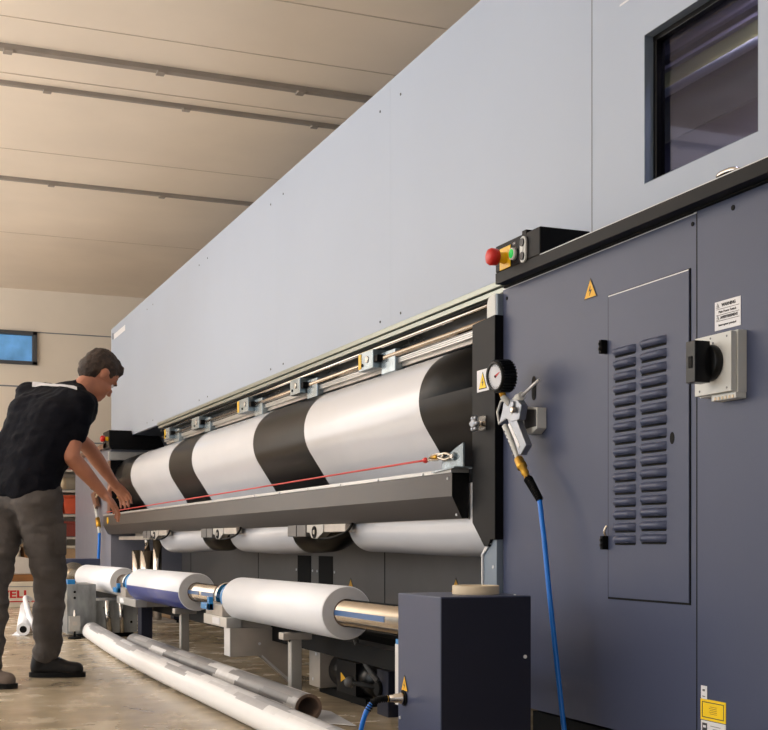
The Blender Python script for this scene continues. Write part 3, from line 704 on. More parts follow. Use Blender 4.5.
# ------------------------------------------------------------------ blue-grey drive box
dbx = thing('drive_box', 'blue-grey square steel box standing on the floor in the foreground', 'machine box', (1.62, 3.35, 0))
b = B(); b.box((1.478, 3.2, 0), (1.767, 3.51, .492), 'cab'); b.build('casing', dbx, bevel=.003)
b = B(); b.box((1.48, 3.1985, .002), (1.765, 3.2, .488), 'cabdark'); b.cyl((1.746, 3.196, .315), (1.746, 3.199, .315), .0055, 'edge', 12); b.cyl((1.73, 3.23, .492), (1.73, 3.23, .495), .004, 'edge', 10); b.build('shaded_face', dbx)  # near face covered with the shaded paint copy, plus screws
b = B(); warn_tri(b, 1.477, 3.455, .198, .05, .05); b.build('warning_sticker', dbx, label='small amber warning triangle')
b = B(); b.cyl((1.477, 3.46, .178), (1.474, 3.46, .178), .024, 'matteblack', 24); b.lathe((1.475, 3.46, .178), (1.4, 3.46, .178), [(0, 0), (0, .017), (.012, .017), (.014, .014), (.03, .014), (.032, .011), (.05, .01), (.05, 0)], 'chrome', 24)
b.build('hose_connector', dbx)
B().cyl((1.478, 3.49, .115), (1.474, 3.49, .115), .005, 'edge', 8).build('bolt', dbx)
b = B(); b.box((1.479, 3.51, .15), (1.50, 3.535, .335), 'silverplate'); b.box((1.479, 3.51, .335), (1.50, 3.53, .35), 'bright_blue'); b.build('side_strip', dbx)
# masking tape on top
b = B(); b.lathe((1.66, 3.345, .492), (1.66, 3.345, .6), [(0, .05), (0, .07), (.026, .07), (.026, .05), (0, .05)], 'masking', 48)
tag(b.build('masking_tape', bevel=.001), 'roll of cream masking tape lying on top of the blue-grey box', 'tape')
# blue hose into the box
t = thing('air_hose', 'short blue air hose curving down from the blue-grey box connector', 'hose', (1.37, 3.5, 0))
pth = [(1.426, 3.46, .178), (1.40, 3.465, .177), (1.375, 3.47, .165), (1.358, 3.475, .135), (1.345, 3.48, .08), (1.34, 3.47, .03), (1.34, 3.40, .008), (1.36, 3.2, .008), (1.42, 2.9, .008)]
b = B(); b.tube(pth[2:], .0075, 'hose', 12); b.build('hose_line', t)
b = B(); b.tube(pth[:3], .009, 'matteblack', 12)
P3 = [Vector(p) for p in pth[:4]]
for k in range(12):
    u = k/11*2.6; i0 = min(int(u), 2); f = u-i0; c = P3[i0].lerp(P3[i0+1], f); d = (P3[i0+1]-P3[i0]).normalized()
    b.lathe(c, c+d, [(-.0015, .009), (-.001, .0115), (.001, .0115), (.0015, .009)], 'matteblack', 14)
b.build('strain_relief', t)
b = B(); b.cyl((1.434, 3.46, .178), (1.422, 3.46, .178), .010, 'brass'); b.build('fitting', t)
b = B(); b.box((1.47, 10.68, 0), (1.77, 11.0, .5), 'cab'); tag(b.build('drive_box', bevel=.004), 'far blue-grey box behind the end flange of the winding shaft', 'machine box')

# galvanised cabinet under the far small roll
t = thing('galvanised_cabinet', 'galvanised steel housing with a levelling foot under the far small roll', 'machine housing', (1.43, 8.6, 0))
b = B(); b.box((1.19, 8.5, .03), (1.38, 8.9, .36), 'galv'); b.box((1.38, 8.52, .03), (1.66, 8.9, .25), 'galv')
for x, z in ((1.24, .27), (1.44, .20), (1.24, .31), (1.62, .1)): b.cyl((x, 8.498 if x < 1.4 else 8.517, z), (x, 8.52, z), .009, 'matteblack', 10)
b.build('sheet_body', t, bevel=.004)
b = B(); b.cyl((1.47, 8.505, .03), (1.45, 8.505, .25), .02, 'chrome'); b.cyl((1.555, 8.505, .03), (1.545, 8.505, .25), .015, 'chrome'); b.build('pipe', t)
b = B(); b.cyl((1.235, 8.47, 0), (1.235, 8.47, .012), .045, 'matteblack'); b.cyl((1.235, 8.47, .01), (1.235, 8.47, .19), .008, 'chrome'); b.box((1.20, 8.46, .05), (1.27, 8.5, .15), 'aluflat'); b.box((1.22, 8.455, .09), (1.25, 8.485, .115), 'steel'); b.build('levelling_foot', t)
b = B(); b.box((1.2, 8.55, .36), (1.25, 8.65, .39), 'bright_blue'); b.build('blue_clip', t)
b = B(); b.box((1.3, 8.55, 0), (1.64, 8.85, .03), 'matteblack'); b.build('base', t)

# ------------------------------------------------------------------ air guns
gun = thing('air_gun', 'cast alloy air gun with round pressure gauge hanging on the near cabinet', 'air gun', (1.93, 3.6, .85))
GX = 1.93
b = B()
ga = Vector((1.866, 3.624, 1.184)); gd = Vector((.97, .10, .10)).normalized(); gb = ga+gd*.062
b.lathe(ga, gb, [(0, .040), (-.003, .046), (.004, .05), (.05, .05), (.058, .044), (.062, 0)], 'gloss', 48)
u = gd.orthogonal().normalized(); w_ = gd.cross(u)
for k in range(30):
    a = 2*PI*k/30; c = u*math.cos(a)+w_*math.sin(a); tn = u*-math.sin(a)+w_*math.cos(a)
    p = ga+gd*.006+c*.049
    b.prism([p-tn*.0025, p+tn*.0025, p+tn*.0018+c*.005, p-tn*.0018+c*.005], gd*.048, 'gloss')
gg = b.build('pressure_gauge', gun)
b = B(); b.lathe(ga+gd*.004, ga+gd*.01, [(0, 0), (0, .0405)], 'dial', 40)
b.prism([ga+gd*.0035+u*.006, ga+gd*.0035-w_*.003-u*.004, ga+gd*.0035+w_*.03-u*.012, ga+gd*.0035+w_*.003+u*.004], -gd*.0008, 'red')
b.ball(ga+gd*.003, .004, 'ink', sub=2)
for k in range(20):
    a = 2*PI*k/24+.5; c = u*math.cos(a)+w_*math.sin(a); tn = u*-math.sin(a)+w_*math.cos(a)
    b.prism([ga+gd*.0035+c*.033-tn*.0006, ga+gd*.0035+c*.033+tn*.0006, ga+gd*.0035+c*.038+tn*.0006, ga+gd*.0035+c*.038-tn*.0006], -gd*.0005, 'ink')
b.build('gauge_face', gg)
def gy(poly, x0, x1, m, b): b.yz(poly, x0, x1, m)
b = B()
b.cyl((1.895, 3.632, 1.145), (1.905, 3.636, 1.122), .012, 'brass', 6)
b.cyl((1.90, 3.635, 1.125), (GX, 3.625, 1.09), .0105, 'lgrey', 14)
gy([(3.66, 1.105), (3.60, 1.112), (3.565, 1.105), (3.537, 1.085), (3.552, 1.04), (3.60, 1.035), (3.64, 1.05), (3.695, 1.035), (3.668, 1.08)], GX-.013, GX+.013, 'cast', b)
gy([(3.635, 1.05), (3.575, 1.045), (3.507, .955), (3.545, .925), (3.560, .93)], GX-.012, GX+.012, 'cast', b)
gy([(3.63, 1.03), (3.615, 1.035), (3.545, .955), (3.556, .945)], GX-.014, GX+.014, 'silverplate', b)
b.cyl((GX, 3.59, 1.092), (GX-.02, 3.59, 1.092), .012, 'cast', 12); b.cyl((GX-.014, 3.577, 1.073), (GX-.028, 3.577, 1.073), .01, 'nickel', 12)
b.build('gun_body', gun, bevel=.003)
b = B(); b.tube([(GX-.002, 3.695, 1.115), (GX-.006, 3.715, 1.08), (GX-.004, 3.705, 1.04), (GX-.004, 3.66, 1.05), (GX-.012, 3.58, 1.07)], .0045, 'lgrey', 8, False); b.tube([(GX-.002, 3.695, 1.115), (GX-.002, 3.66, 1.118)], .0045, 'lgrey', 8, False); b.build('trigger_guard', gun)
b = B(); b.tube([(GX, 3.672, 1.03), (GX, 3.64, .99), (GX, 3.60, .94), (GX, 3.578, .91)], lambda t: .011-.003*t, 'lgrey', 10)
for k in range(7): b.ball((GX-.011, 3.655-k*.010, 1.01-k*.0135), .003, 'seam', sub=1)
b.build('trigger_lever', gun)
b = B(); b.cyl((GX, 3.60, 1.105), (GX, 3.555, 1.118), .013, 'lgrey', 18); b.ball((GX, 3.577, 1.112), (.015, .022, .015), 'lgrey'); b.cyl((GX, 3.555, 1.118), (GX+.01, 3.462, 1.158), .005, 'silverplate', 12); b.build('nozzle', gun)
b = B(); b.lathe((GX, 3.582, .918), (GX, 3.515, .848), [(0, .009), (0, .013), (.008, .017), (.03, .017), (.034, .019), (.042, .019), (.046, .013), (.07, .014), (.074, .010), (.095, .012), (.097, 0)], 'brass', 6); b.build('brass_coupling', gun)
b = B(); b.tube([(GX, 3.518, .852), (GX, 3.49, .83), (GX, 3.46, .80), (GX, 3.438, .775)], lambda t: .011-.003*t, 'matteblack')
p0 = Vector((GX, 3.512, .846)); p1 = Vector((GX, 3.442, .782))
for k in range(11):
    c = p0.lerp(p1, k/10); b.lathe(c, c+(p1-p0), [(-.0018, .008), (-.001, .0155-.0003*k), (.001, .0155-.0003*k), (.0018, .008)], 'matteblack', 14)
b.build('strain_relief', gun)
b = B(); b.tube([(GX, 3.44, .777), (GX-.004, 3.42, .72), (GX-.006, 3.40, .65), (GX-.006, 3.375, .52), (GX-.004, 3.345, .36), (GX-.002, 3.318, .22), (GX, 3.29, .08), (GX, 3.27, .02), (GX+.02, 3.2, .009), (GX+.04, 2.9, .009)], .0078, 'hose', 14)
tag(b.build('air_hose'), 'long bright blue air hose hanging from the near air gun to the floor', 'hose')
b = B(); b.yz([(3.625, 1.09), (3.52, 1.078), (3.52, 1.012), (3.552, .996), (3.625, 1.0)], 1.965, 2.0, 'lgrey'); b.yz([(3.60, 1.080), (3.524, 1.072), (3.524, 1.018), (3.60, 1.014)], 1.962, 1.9655, 'bar')
b.build('gun_holder', gun, bevel=.003)
# far air gun on the far cabinet
g2 = thing('air_gun', 'brass-coloured air gun hanging on the far pale cabinet behind the worker', 'air gun', (1.93, 11.9, .9))
b = B(); b.cyl((1.93, 12.1, 1.18), (1.96, 12.06, 1.19), .05, 'rust', 24); b.yz([(12.15, 1.1), (11.95, 1.12), (11.8, .98), (11.9, .95), (12.0, 1.0)], 1.92, 1.95, 'rust'); b.build('gun_body', g2, bevel=.004)
b = B(); b.tube([(1.93, 11.95, .99), (1.93, 11.85, .9), (1.93, 11.78, .82), (1.93, 11.7, .72)], .014, 'lgrey'); b.tube([(1.93, 11.95, 1.04), (1.93, 11.6, 1.16)], .009, 'masking', 8, False); b.build('handle', g2)
b = B(); b.cyl((1.93, 11.8, .86), (1.93, 11.74, .78), .022, 'brass'); b.build('brass_coupling', g2)
b = B(); b.tube([(1.93, 11.7, .72), (1.92, 11.66, .6), (1.92, 11.7, .4), (1.92, 11.7, .02)], .014, 'hose'); tag(b.build('air_hose'), 'dark blue air hose hanging on the far pale cabinet', 'hose')

# ------------------------------------------------------------------ rolls on the floor
t = thing('printed_film_roll', 'long flattened white film roll with pale grey print, foremost on the floor', 'roll', (1.235, 6.2, 0), 'printed film rolls on the floor')
b = B(); i = b.mi('film_plain'); ny, na = 120, 48; rows = []
for j in range(ny+1):
    y = 3.2+(8.42-3.2)*j/ny; xc = 1.235+.003*math.sin(y*1.7)+.0085*max(0, y-5)**2; row = []
    for k in range(na):
        a = 2*PI*k/na; x = math.cos(a)*.057; z = math.sin(a)*.055
        if z < .01 and x < 0: x *= 1+.16*min(1, (.01-z)/.045)
        row.append(b.bm.verts.new((xc+x, y, max(.0015, .056+z))))
    rows.append(row)
for j, (A, C) in enumerate(zip(rows, rows[1:])):
    y = 3.2+5.22*j/ny
    for k in range(na):
        ed = 17.5+1.5*math.sin(y*5); mm = b.mi(block(y, k/na, 10, 2.6, 'pf', (.25, .3, .2))) if 1 < k < ed else i
        b._face([A[k], A[(k+1) % na], C[(k+1) % na], C[k]], mm, True)
b._face(rows[0], b.mi('core')); b._face(rows[-1], b.mi('paper_end'))
b.build('film', t)
t = thing('printed_film_roll', 'tube of dark grey printed film with open brown core end, on the floor behind', 'roll', (1.44, 5.8, 0), 'printed film rolls on the floor')
b = B(); r2 = .0505
p0 = Vector((1.442, 4.25, r2+.001)); p1 = Vector((1.43, 7.42, r2+.001)); L = (p1-p0).length
b.lathe(p0, p1, [(.001, .042), (0, .042), (0, r2)]+[(L*q/90, r2) for q in range(1, 91)]+[(L, 0)], 'film_plain', 48, fmat=lambda n, k: 'core' if n <= 1 else block(n*L/90, k, 8, 2.9, 'pr', (.32, .28, .2)))
b.build('film', t)
B().lathe(p0, p1, [(L*.5, .0395), (0, .0395), (0, .0418), (L*.5, .0418)], 'core', 40).build('cardboard_core', t)
b = B(); b.prism([(1.47, 4.2, .003), (1.56, 4.08, .004), (1.58, 4.4, .012), (1.50, 4.75, .004)], (0, 0, .002), 'film_white'); b.build('loose_flap', t)
# roll far behind the worker
t = thing('paper_tube', 'small white film roll with black open end on the floor behind the worker', 'roll', (1.1, 10.3, 0))
b = B(); b.lathe((.945, 8.85, .045), (1.3, 12.0, .045), [(.01, .024), (0, .024), (0, .044), (1.5, .044), (3.17, .044), (3.17, 0)], 'paper', 30, fmat=lambda n, k: 'matteblack' if n == 0 else 'paper'); b.cyl((.945, 8.851, .045), (.946, 8.86, .045), .024, 'matteblack'); b.build('film', t)
b = B(); b.prism([(.875, 8.9, .002), (.93, 8.86, .002), (1.0, 9.3, .002), (.96, 9.35, .002)], (0, 0, .003), 'paper')
b.tube([(1.04, 9.0, .03), (1.07, 9.6, .09), (1.1, 10.1, .16), (1.14, 10.5, .19), (1.19, 10.6, .17)], .02, 'paper'); b.build('loose_flap', t)

# ------------------------------------------------------------------ background storage
t = thing('storage_tub', 'wide white tub with red lettering on the floor behind the worker', 'container', (1.2, 12.9, 0))
b = B(); b.xz([(.78, .0), (1.52, .0), (1.52, .04), (1.54, .06), (1.54, .2), (1.56, .21), (1.56, .25), (.74, .25), (.74, .21), (.76, .2), (.76, .06)], 12.7, 13.1, 'cream'); b.build('tub_body', t, bevel=.008)
b = B(); b.box((.76, 12.695, .052), (1.54, 12.7, .062), 'redink'); b.box((.76, 12.695, .2), (1.54, 12.7, .206), 'seam'); b.text('JWELI', (1.22, 12.698, .125), .1, 'redink', face='-Y', sx=1.35, bold=.003); b.build('lettering', t)
b = B(); b.box((.9, 12.75, .25), (1.5, 13.05, .32), 'brown'); tag(b.build('cardboard_box', bevel=.006), 'flat brown cardboard box on the white tub with red lettering', 'box')
b = B(); b.xz([(.95, .32), (1.45, .32), (1.42, .48), (1.3, .5), (1.1, .5), (.97, .46)], 12.8, 13.0, 'rackwhite'); tag(b.build('folded_bag', bevel=.01), 'pale grey bundle on the flat brown box', 'bundle')
rack = thing('storage_rack', 'pale metal shelving rack against the back wall behind the worker', 'rack', (1.5, 14.4, 0))
for x in (.6, 2.3):
    for y in (14.18, 14.72): B().box((x-.025, y-.025, 0), (x+.025, y+.025, 1.72), 'rackwhite').build('upright', rack)
shelves = [.12, .38, .70, .95, 1.22, 1.45, 1.66]
for z in shelves:
    b = B(); b.box((.6, 14.15, z-.03), (2.3, 14.75, z), 'rackwhite'); b.box((.6, 14.145, z-.005), (2.3, 14.15, z), 'red' if z > 1.4 else 'seam'); b.build('shelf', rack)
def bin_(x0, x1, z0, h, m, label, name='storage_bin', cat='bin', lid=None):
    t = thing(name, label, cat, ((x0+x1)/2, 14.4, z0), 'goods on the storage rack')
    b = B(); b.xz([(x0+.02, z0), (x1-.02, z0), (x1, z0+h*.85), (x0, z0+h*.85)], 14.2, 14.6, m); b.build('bin_body', t, bevel=.008)
    b = B(); b.box((x0-.01, 14.19, z0+h*.85), (x1+.01, 14.61, z0+h), lid or m); b.build('rim', t, bevel=.004)
bin_(1.95, 2.25, .95, .21, 'orange', 'orange plastic bin at the right end of the fourth shelf')
bin_(1.60, 1.92, .95, .21, 'orange', 'orange plastic bin second from the right on the fourth shelf')
bin_(1.25, 1.57, .95, .21, 'orange', 'orange plastic bin third from the right on the fourth shelf')
bin_(1.85, 2.2, .70, .17, 'darkorange', 'dark red plastic bin at the right end of the third shelf')
bin_(1.45, 1.8, .70, .17, 'darkorange', 'dark red plastic bin left of its twin on the third shelf')
bin_(1.9, 2.22, .38, .22, 'tan', 'tan carton at the right end of the second shelf', 'carton', 'carton', 'cream')
bin_(1.52, 1.84, .38, .24, 'brown', 'brown carton second from the right on the second shelf', 'carton', 'carton', 'tan')
bin_(1.15, 1.48, .38, .2, 'cream', 'cream carton third from the right on the second shelf', 'carton', 'carton')
bin_(1.75, 2.2, .12, .18, 'cream', 'cream carton on the lowest shelf of the rack', 'carton', 'carton')
for k, (z, r, lab) in enumerate(((1.29, .07, 'cream roll lying at the front of the fifth shelf'), (1.52, .06, 'cream roll lying at the front of the sixth shelf'))):
    b = B(); b.cyl((1.2, 14.28, z), (2.2, 14.28, z), r, 'cream'); b.cyl((1.9, 14.28, z), (1.98, 14.28, z), r+.004, 'masking'); b.cyl((1.55, 14.28, z), (1.6, 14.28, z), r+.004, 'tan'); tag(b.build('material_roll'), lab, 'roll', 'rolls on the storage rack')

# ------------------------------------------------------------------ the worker
def blob(shapes, name, m, voxel, parent, base, smooth=6, fold=0, fscale=(8, 8, 8), cut=None):
    """shapes: ('c', p0, r0, p1, r1) tapered capsules / ('e', centre, radii, matrix) ellipsoids, fused to one surface"""
    b = B()
    for s in shapes:
        if s[0] == 'c':
            _, p0, r0, p1, r1 = s; p0 = Vector(p0); p1 = Vector(p1)
            n = max(2, int((p1-p0).length/(min(r0, r1)*.5))+1)
            for k in range(n+1):
                t = k/n; b.ball(p0.lerp(p1, t), r0+(r1-r0)*t, m, sub=2)
        else: b.ball(Vector(s[1]), s[2], m, mtx=s[3] if len(s) > 3 else None)
    me = bpy.data.meshes.new('tmp'); b.bm.to_mesh(me); b.bm.free()
    o = bpy.data.objects.new('tmp', me); COL.objects.link(o)
    r = o.modifiers.new('r', 'REMESH'); r.mode = 'VOXEL'; r.voxel_size = voxel
    sm = o.modifiers.new('s', 'SMOOTH'); sm.iterations = smooth; sm.factor = .5
    dg = bpy.context.evaluated_depsgraph_get(); me2 = bpy.data.meshes.new_from_object(o.evaluated_get(dg))
    bpy.data.objects.remove(o); bpy.data.meshes.remove(me)
    if fold:
        nrm = [v.normal.copy() for v in me2.vertices]
        for v, n in zip(me2.vertices, nrm):
            c = v.co; d = noise.noise(Vector((c.x*fscale[0], c.y*fscale[1], c.z*fscale[2])))+.5*noise.noise(Vector((c.x*fscale[0]*2.3, c.y*fscale[1]*2.3, c.z*fscale[2]*2.3)))
            v.co = c+n*d*fold
    bm = bmesh.new(); bm.from_mesh(me2)
    if cut:
        for co, no in cut: bmesh.ops.bisect_plane(bm, geom=bm.verts[:]+bm.edges[:]+bm.faces[:], plane_co=co, plane_no=no, clear_outer=True)
    bmesh.ops.translate(bm, verts=bm.verts[:], vec=-Vector(base)); bm.to_mesh(me2); bm.free()
    me2.materials.clear(); me2.materials.append(M[m])
    for p in me2.polygons: p.use_smooth = True; p.material_index = 0
    me2.name = name
    o = bpy.data.objects.new(name, me2); COL.objects.link(o)
    if parent: o.parent = parent
    else: o.location = base
    return o
V = Vector
pel, rhip, lhip = V((.652, 6.16, .90)), V((.715, 6.083, .85)), V((.595, 6.289, .865))
rknee, rank, lknee, lank = V((.775, 6.095, .474)), V((.765, 6.136, .095)), V((.503, 6.005, .43)), V((.469, 5.803, .09))
waist, chest, neck, head = V((.682, 6.18, 1.03)), V((.778, 6.206, 1.235)), V((.916, 6.236, 1.375)), V((1.035, 6.262, 1.468))
rsh, lsh = V((.91, 6.09, 1.305)), V((.715, 6.40, 1.36))
relb, rwr, lelb, lwr = V((.862, 6.03, 1.05)), V((1.02, 6.10, .885)), V((1.014, 6.498, 1.131)), V((1.16, 6.601, .959))
# head frame
fwd = V((.62, .22, -.62)).normalized(); side = V((.30, -.93, 0)); side = (side-fwd*side.dot(fwd)).normalized(); up = side.cross(fwd).normalized()
if up.z < 0: up = -up; 
side = fwd.cross(up).normalized()
HM = Matrix((side, fwd, up)).transposed()
def hp(s, f, u): return head+side*s+fwd*f+up*u
S = []
def C(a, ra, b_, rb): S.append(('c', a, ra, b_, rb))
C(pel, .07, waist, .08); C(waist, .09, chest, .11); C(chest, .11, chest.lerp(neck, .6), .085)
C(rsh, .055, chest, .09); C(lsh, .055, chest, .09); C(rsh, .055, lsh, .055)
C(neck-V((.03, 0, .04)), .06, hp(0, -.02, -.06), .052)
C(pel, .065, rhip, .07); C(pel, .065, lhip, .07)
C(rhip, .078, rknee, .056); C(rknee, .05, rank, .03); C(lhip, .078, lknee, .056); C(lknee, .05, lank, .03)
rheel, rtoe, lheel, ltoe = V((.728, 6.155, .045)), V((.90, 6.085, .035)), V((.44, 5.83, .045)), V((.56, 5.715, .035))
C(rank, .029, rheel, .022); C(rheel, .024, rtoe.lerp(rheel, .25), .018); C(lank, .029, lheel, .022); C(lheel, .024, ltoe.lerp(lheel, .25), .018)
for sh, el, wr in ((rsh, relb, rwr), (lsh, lelb, lwr)):
    C(sh, .052, el, .04); C(el, .041, el.lerp(wr, .35), .04); C(el.lerp(wr, .35), .04, wr, .026)
# head
S.append(('e', hp(0, -.012, .025), (.075, .095, .092), HM)); S.append(('e', hp(0, .02, -.035), (.058, .068, .075), HM)); S.append(('e', hp(0, .065, -.085), (.028, .025, .022), HM))
S.append(('e', hp(0, .09, -.02), (.011, .016, .02), HM)); S.append(('e', hp(0, .098, -.032), (.014, .013, .009), HM)); S.append(('e', hp(0, .08, -.06), (.024, .012, .007), HM)); S.append(('e', hp(0, .08, -.07), (.02, .011, .006), HM))
S.append(('e', hp(0, .072, .022), (.05, .02, .009), HM))
for s in (-1, 1):
    S.append(('e', hp(s*.078, -.012, -.01), (.008, .02, .032), HM)); S.append(('e', hp(s*.038, .062, -.03), (.02, .018, .018), HM))
# hands
def hand(wr, d, palm_n, th):
    d = d.normalized(); palm_n = (palm_n-d*palm_n.dot(d)).normalized(); x = d.cross(palm_n)*th
    pm = Matrix((x, d, palm_n)).transposed()
    C(wr, .026, wr+d*.03, .024)
    S.append(('e', wr+d*.055, (.042, .052, .017), pm))
    lens = (.070, .078, .072, .056)
    for k in range(4):
        o = (k-1.5)*.0225; a = wr+d*.095+x*o; dd = (d+x*(k-1.5)*.07).normalized(); c1 = (dd+palm_n*.35).normalized(); c2 = (dd*.8+palm_n*.9).normalized(); L = lens[k]
        p1 = a+c1*L*.5; p2 = p1+c2*L*.5
        C(wr+d*.05+x*o*.8, .011, a, .0098); C(a, .0098, p1, .0088); C(p1, .0088, p2, .0075)
    a = wr+d*.025+x*-.034; dd = (d*.65-x*.75+palm_n*.2).normalized(); p1 = a+dd*.035; p2 = p1+(d*.9-x*.2+palm_n*.3).normalized()*.032
    C(wr+d*.02-x*.015, .014, a, .014); C(a, .013, p1, .011); C(p1, .011, p2, .009)
hand(rwr, (rwr-relb)*.6+V((.06, .03, -.05)), V((-.2, .3, -.9)), 1)
hand(lwr, (lwr-lelb)*.6+V((.06, .03, -.05)), V((-.2, -.3, -.9)), -1)
PB = V((.65, 6.1, 0))
body = blob(S, 'person', 'skin', .0055, None, PB, smooth=3)
tag(body, 'worker in black t-shirt with white shoulder stripe and grey trousers, bending towards the printer', 'person')
# shirt
xs = (rsh-lsh).normalized()
T = []
def D(a, ra, b_, rb): T.append(('c', a, ra, b_, rb))
for s in (-1, -.5, 0, .5, 1):
    o = xs*.075*s
    D(pel+o*.9+V((.01, 0, .03)), .135, waist+o*1.15, .128); D(waist+o*1.15, .128, chest+o*1.3, .138); D(chest+o*1.3, .132, chest.lerp(neck, .55)+o*1.3, .105)
D(rsh, .078, chest, .11); D(lsh, .078, chest, .11); D(rsh, .07, neck, .062); D(lsh, .07, neck, .062); D(neck-V((.02, 0, .02)), .066, neck+V((.008, 0, .008)), .060)
rs2 = rsh.lerp(relb, .58); D(rsh, .078, rs2, .064); ls2 = lsh.lerp(lelb, .58); D(lsh, .078, ls2, .064)
blob(T, 'shirt', 'shirt', .009, body, PB, smooth=8, fold=.010, fscale=(9, 9, 14))
# white yoke stripe across the upper back
b = B(); n = 14; i = b.mi('stripe')
pa, pb = V((.728, 6.40, 1.432)), V((.905, 6.14, 1.372))
ax = V((-.13, -.98, .22)).normalized()
ring = []
sh_o = [o for o in body.children if o.name.startswith('shirt')][0]
def on_shirt(p, d):
    ok, loc, nr, ix = sh_o.ray_cast(p+d*.4-PB, -d)
    return (loc+PB+nr*.003) if ok else p
rows = []
for k in range(n+1):
    t = k/n; c = pa.lerp(pb, t)+V((0, 0, .012*math.sin(PI*t))); wd = .045*(1-.45*t)
    rows.append([on_shirt(c+V((0, 0, -1))*wd*j/3, ax) for j in range(4)])
vr = [[b.bm.verts.new(p) for p in r] for r in rows]
for A, C_ in zip(vr, vr[1:]):
    for k in range(3): b._face([A[k], A[k+1], C_[k+1], C_[k]], i, True)
b.build('shoulder_stripe', body)
# trousers
T = []
D(pel+xs*.05, .105, rhip, .115); D(pel-xs*.05, .105, lhip, .115); D(rhip, .12, lhip, .12); D(pel+V((.01, .0, .02)), .108, pel, .11)
D(rhip, .118, rhip.lerp(rknee, .5), .098); D(rhip.lerp(rknee, .5), .098, rknee, .08); D(rknee, .08, rknee.lerp(rank, .5), .074); D(rknee.lerp(rank, .5), .074, rank+V((0, 0, .03)), .07)
D(lhip, .115, lhip.lerp(lknee, .5), .095); D(lhip.lerp(lknee, .5), .095, lknee, .078); D(lknee, .078, lknee.lerp(lank, .5), .072); D(lknee.lerp(lank, .5), .072, lank+V((0, 0, .03)), .068)
tr = blob(T, 'trousers', 'trouser', .009, body, PB, smooth=6, fold=.013, fscale=(7, 7, 15), cut=[(V((0, 0, .055)), V((0, 0, -1)))])
b = B(); b.prism([rhip.lerp(rknee, .55)+V((.03, -.098, -.06)), rhip.lerp(rknee, .55)+V((.09, -.07, -.06)), rhip.lerp(rknee, .55)+V((.09, -.075, .09)), rhip.lerp(rknee, .55)+V((.03, -.105, .09))], (.004, .012, 0), 'trouser')
b.build('pocket', body, bevel=.004)
# shoes
def shoe(heel, toe, m, name):
    d = (toe-heel).normalized(); d.z = 0; d.normalize(); h = V((heel.x, heel.y, 0)); e = V((toe.x, toe.y, 0))
    T = [('c', h+V((0, 0, .045)), .042, h.lerp(e, .5)+V((0, 0, .04)), .044), ('c', h.lerp(e, .5)+V((0, 0, .04)), .044, e+V((0, 0, .036)), .038), ('c', h+V((0, 0, .05)), .043, h+d*.02+V((0, 0, .115)), .050), ('c', h.lerp(e, .3)+V((0, 0, .07)), .043, h.lerp(e, .65)+V((0, 0, .045)), .04)]
    o = blob(T, name, m, .007, body, PB, smooth=5, cut=[(V((0, 0, .006)), V((0, 0, -1)))])
    sd = d.cross(V((0, 0, 1))); pts = []
    for k in range(28):
        a = 2*PI*k/28; c = h.lerp(e, .5); Lh = (e-h).length/2+.046
        pts.append(c+d*math.cos(a)*Lh+sd*math.copysign(abs(math.sin(a))**.7, math.sin(a))*.046+V((0, 0, .001)))
    B().prism(pts, (0, 0, .022), 'matteblack').build('sole', o)
    bb = B()
    for k in range(4):
        c = h.lerp(e, .38+.1*k)+V((0, 0, .113-.011*k)); bb.tube([c-sd*.026-V((0, 0, .014)), c, c+sd*.026-V((0, 0, .014))], .003, 'bluegrey', 6)
    bb.build('laces', o)
shoe(V((.730, 6.165, 0)), V((.895, 6.095, 0)), 'shoe', 'shoe')
shoe(V((.43, 5.83, 0)), V((.545, 5.725, 0)), 'shoe2', 'shoe')
# hair, eyes, belt
T = [('e', hp(0, -.022, .042), (.083, .098, .088), HM), ('e', hp(0, -.055, .0), (.074, .066, .078), HM), ('e', hp(0, .03, .085), (.062, .05, .035), HM)]
blob(T, 'hair', 'hair', .006, body, PB, smooth=3, fold=.006, fscale=(40, 40, 40))
b = B()
for s in (-1, 1):
    b = B(); b.ball(hp(s*.03, .068, -.002), .0105, 'stick_white', sub=2); b.ball(hp(s*.03, .0765, -.003), .0035, 'ink', sub=2); b.build('eye', body)
    b = B(); b.ball(hp(s*.03, .083, .016), (.016, .005, .004), 'hair', mtx=HM, sub=2); b.build('eyebrow', body)

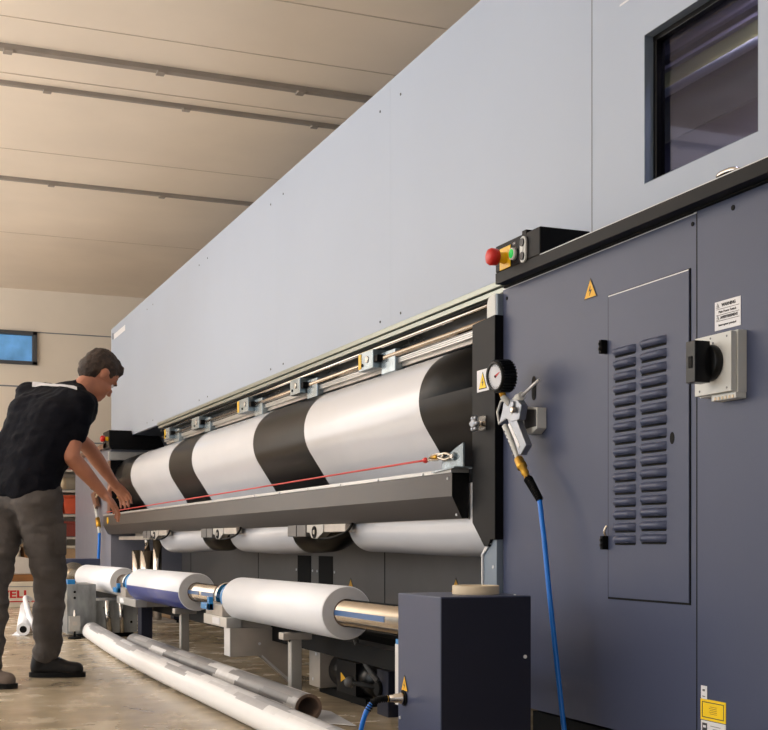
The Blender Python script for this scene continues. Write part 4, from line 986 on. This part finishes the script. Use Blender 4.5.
# ------------------------------------------------------------------ light
w = bpy.data.worlds.new('hall'); scene.world = w; w.use_nodes = True
nt = w.node_tree; bg = nt.nodes['Background']
tc = nt.nodes.new('ShaderNodeTexCoord'); sp = nt.nodes.new('ShaderNodeSeparateXYZ'); rp = nt.nodes.new('ShaderNodeValToRGB')
nt.links.new(tc.outputs['Generated'], sp.inputs[0]); nt.links.new(sp.outputs['Z'], rp.inputs[0])
rp.color_ramp.elements[0].color = (.42, .41, .40, 1); rp.color_ramp.elements[1].color = (1, 1, 1.02, 1); rp.color_ramp.elements[1].position = .45
nt.links.new(rp.outputs[0], bg.inputs[0]); bg.inputs[1].default_value = .85

def area(name, loc, size, power, color, target):
    l = bpy.data.lights.new(name, 'AREA'); l.shape = 'RECTANGLE'; l.size, l.size_y = size; l.energy = power; l.color = color
    o = bpy.data.objects.new(name, l); COL.objects.link(o); o.location = loc
    d = Vector(target)-Vector(loc); o.rotation_euler = d.to_track_quat('-Z', 'Y').to_euler(); return o
area('ceiling_light', (-1.2, 7.5, 3.45), (3, 12), 150, (.97, .99, 1), (-1.2, 5.5, 0))
area('ceiling_light', (-5, 7.5, 3.45), (3, 12), 130, (.97, .99, 1), (-5, 5.5, 0))
area('daylight_fill', (-7.6, 7.5, 1.9), (12, 2.6), 240, (.90, .96, 1), (2, 8, 1.2))
area('daylight_fill', (-1.5, -5, 2.2), (7, 2.6), 30, (.95, .98, 1), (1, 6, .9))  # rear fill added behind the camera
area('added_ceiling_fill', (-4.2, 8, 1.6), (4, 13), 900, (.98, .98, 1), (-4.2, 8, 3.5))  # unseen upward fill added to brighten the ceiling
area('added_hood_fill', (HX+.2, 2.9, 2.6), (.12, .12), 20, (1, .95, .85), (HX+.4, 2.9, 1.8))  # unseen fill added inside the hood to brighten the window view

# ------------------------------------------------------------------ camera
cam = bpy.data.cameras.new('camera'); co = bpy.data.objects.new('camera', cam); COL.objects.link(co)
co.location = (0, 0, .65); co.rotation_euler = (PI/2, 0, -math.atan(510/1250))
cam.sensor_width = 36; cam.lens = 1250/768*36; cam.shift_y = (541-365)/768; cam.clip_end = 100
scene.camera = co
scene.view_settings.view_transform = 'Standard'; scene.view_settings.look = 'None'; scene.view_settings.exposure = 0
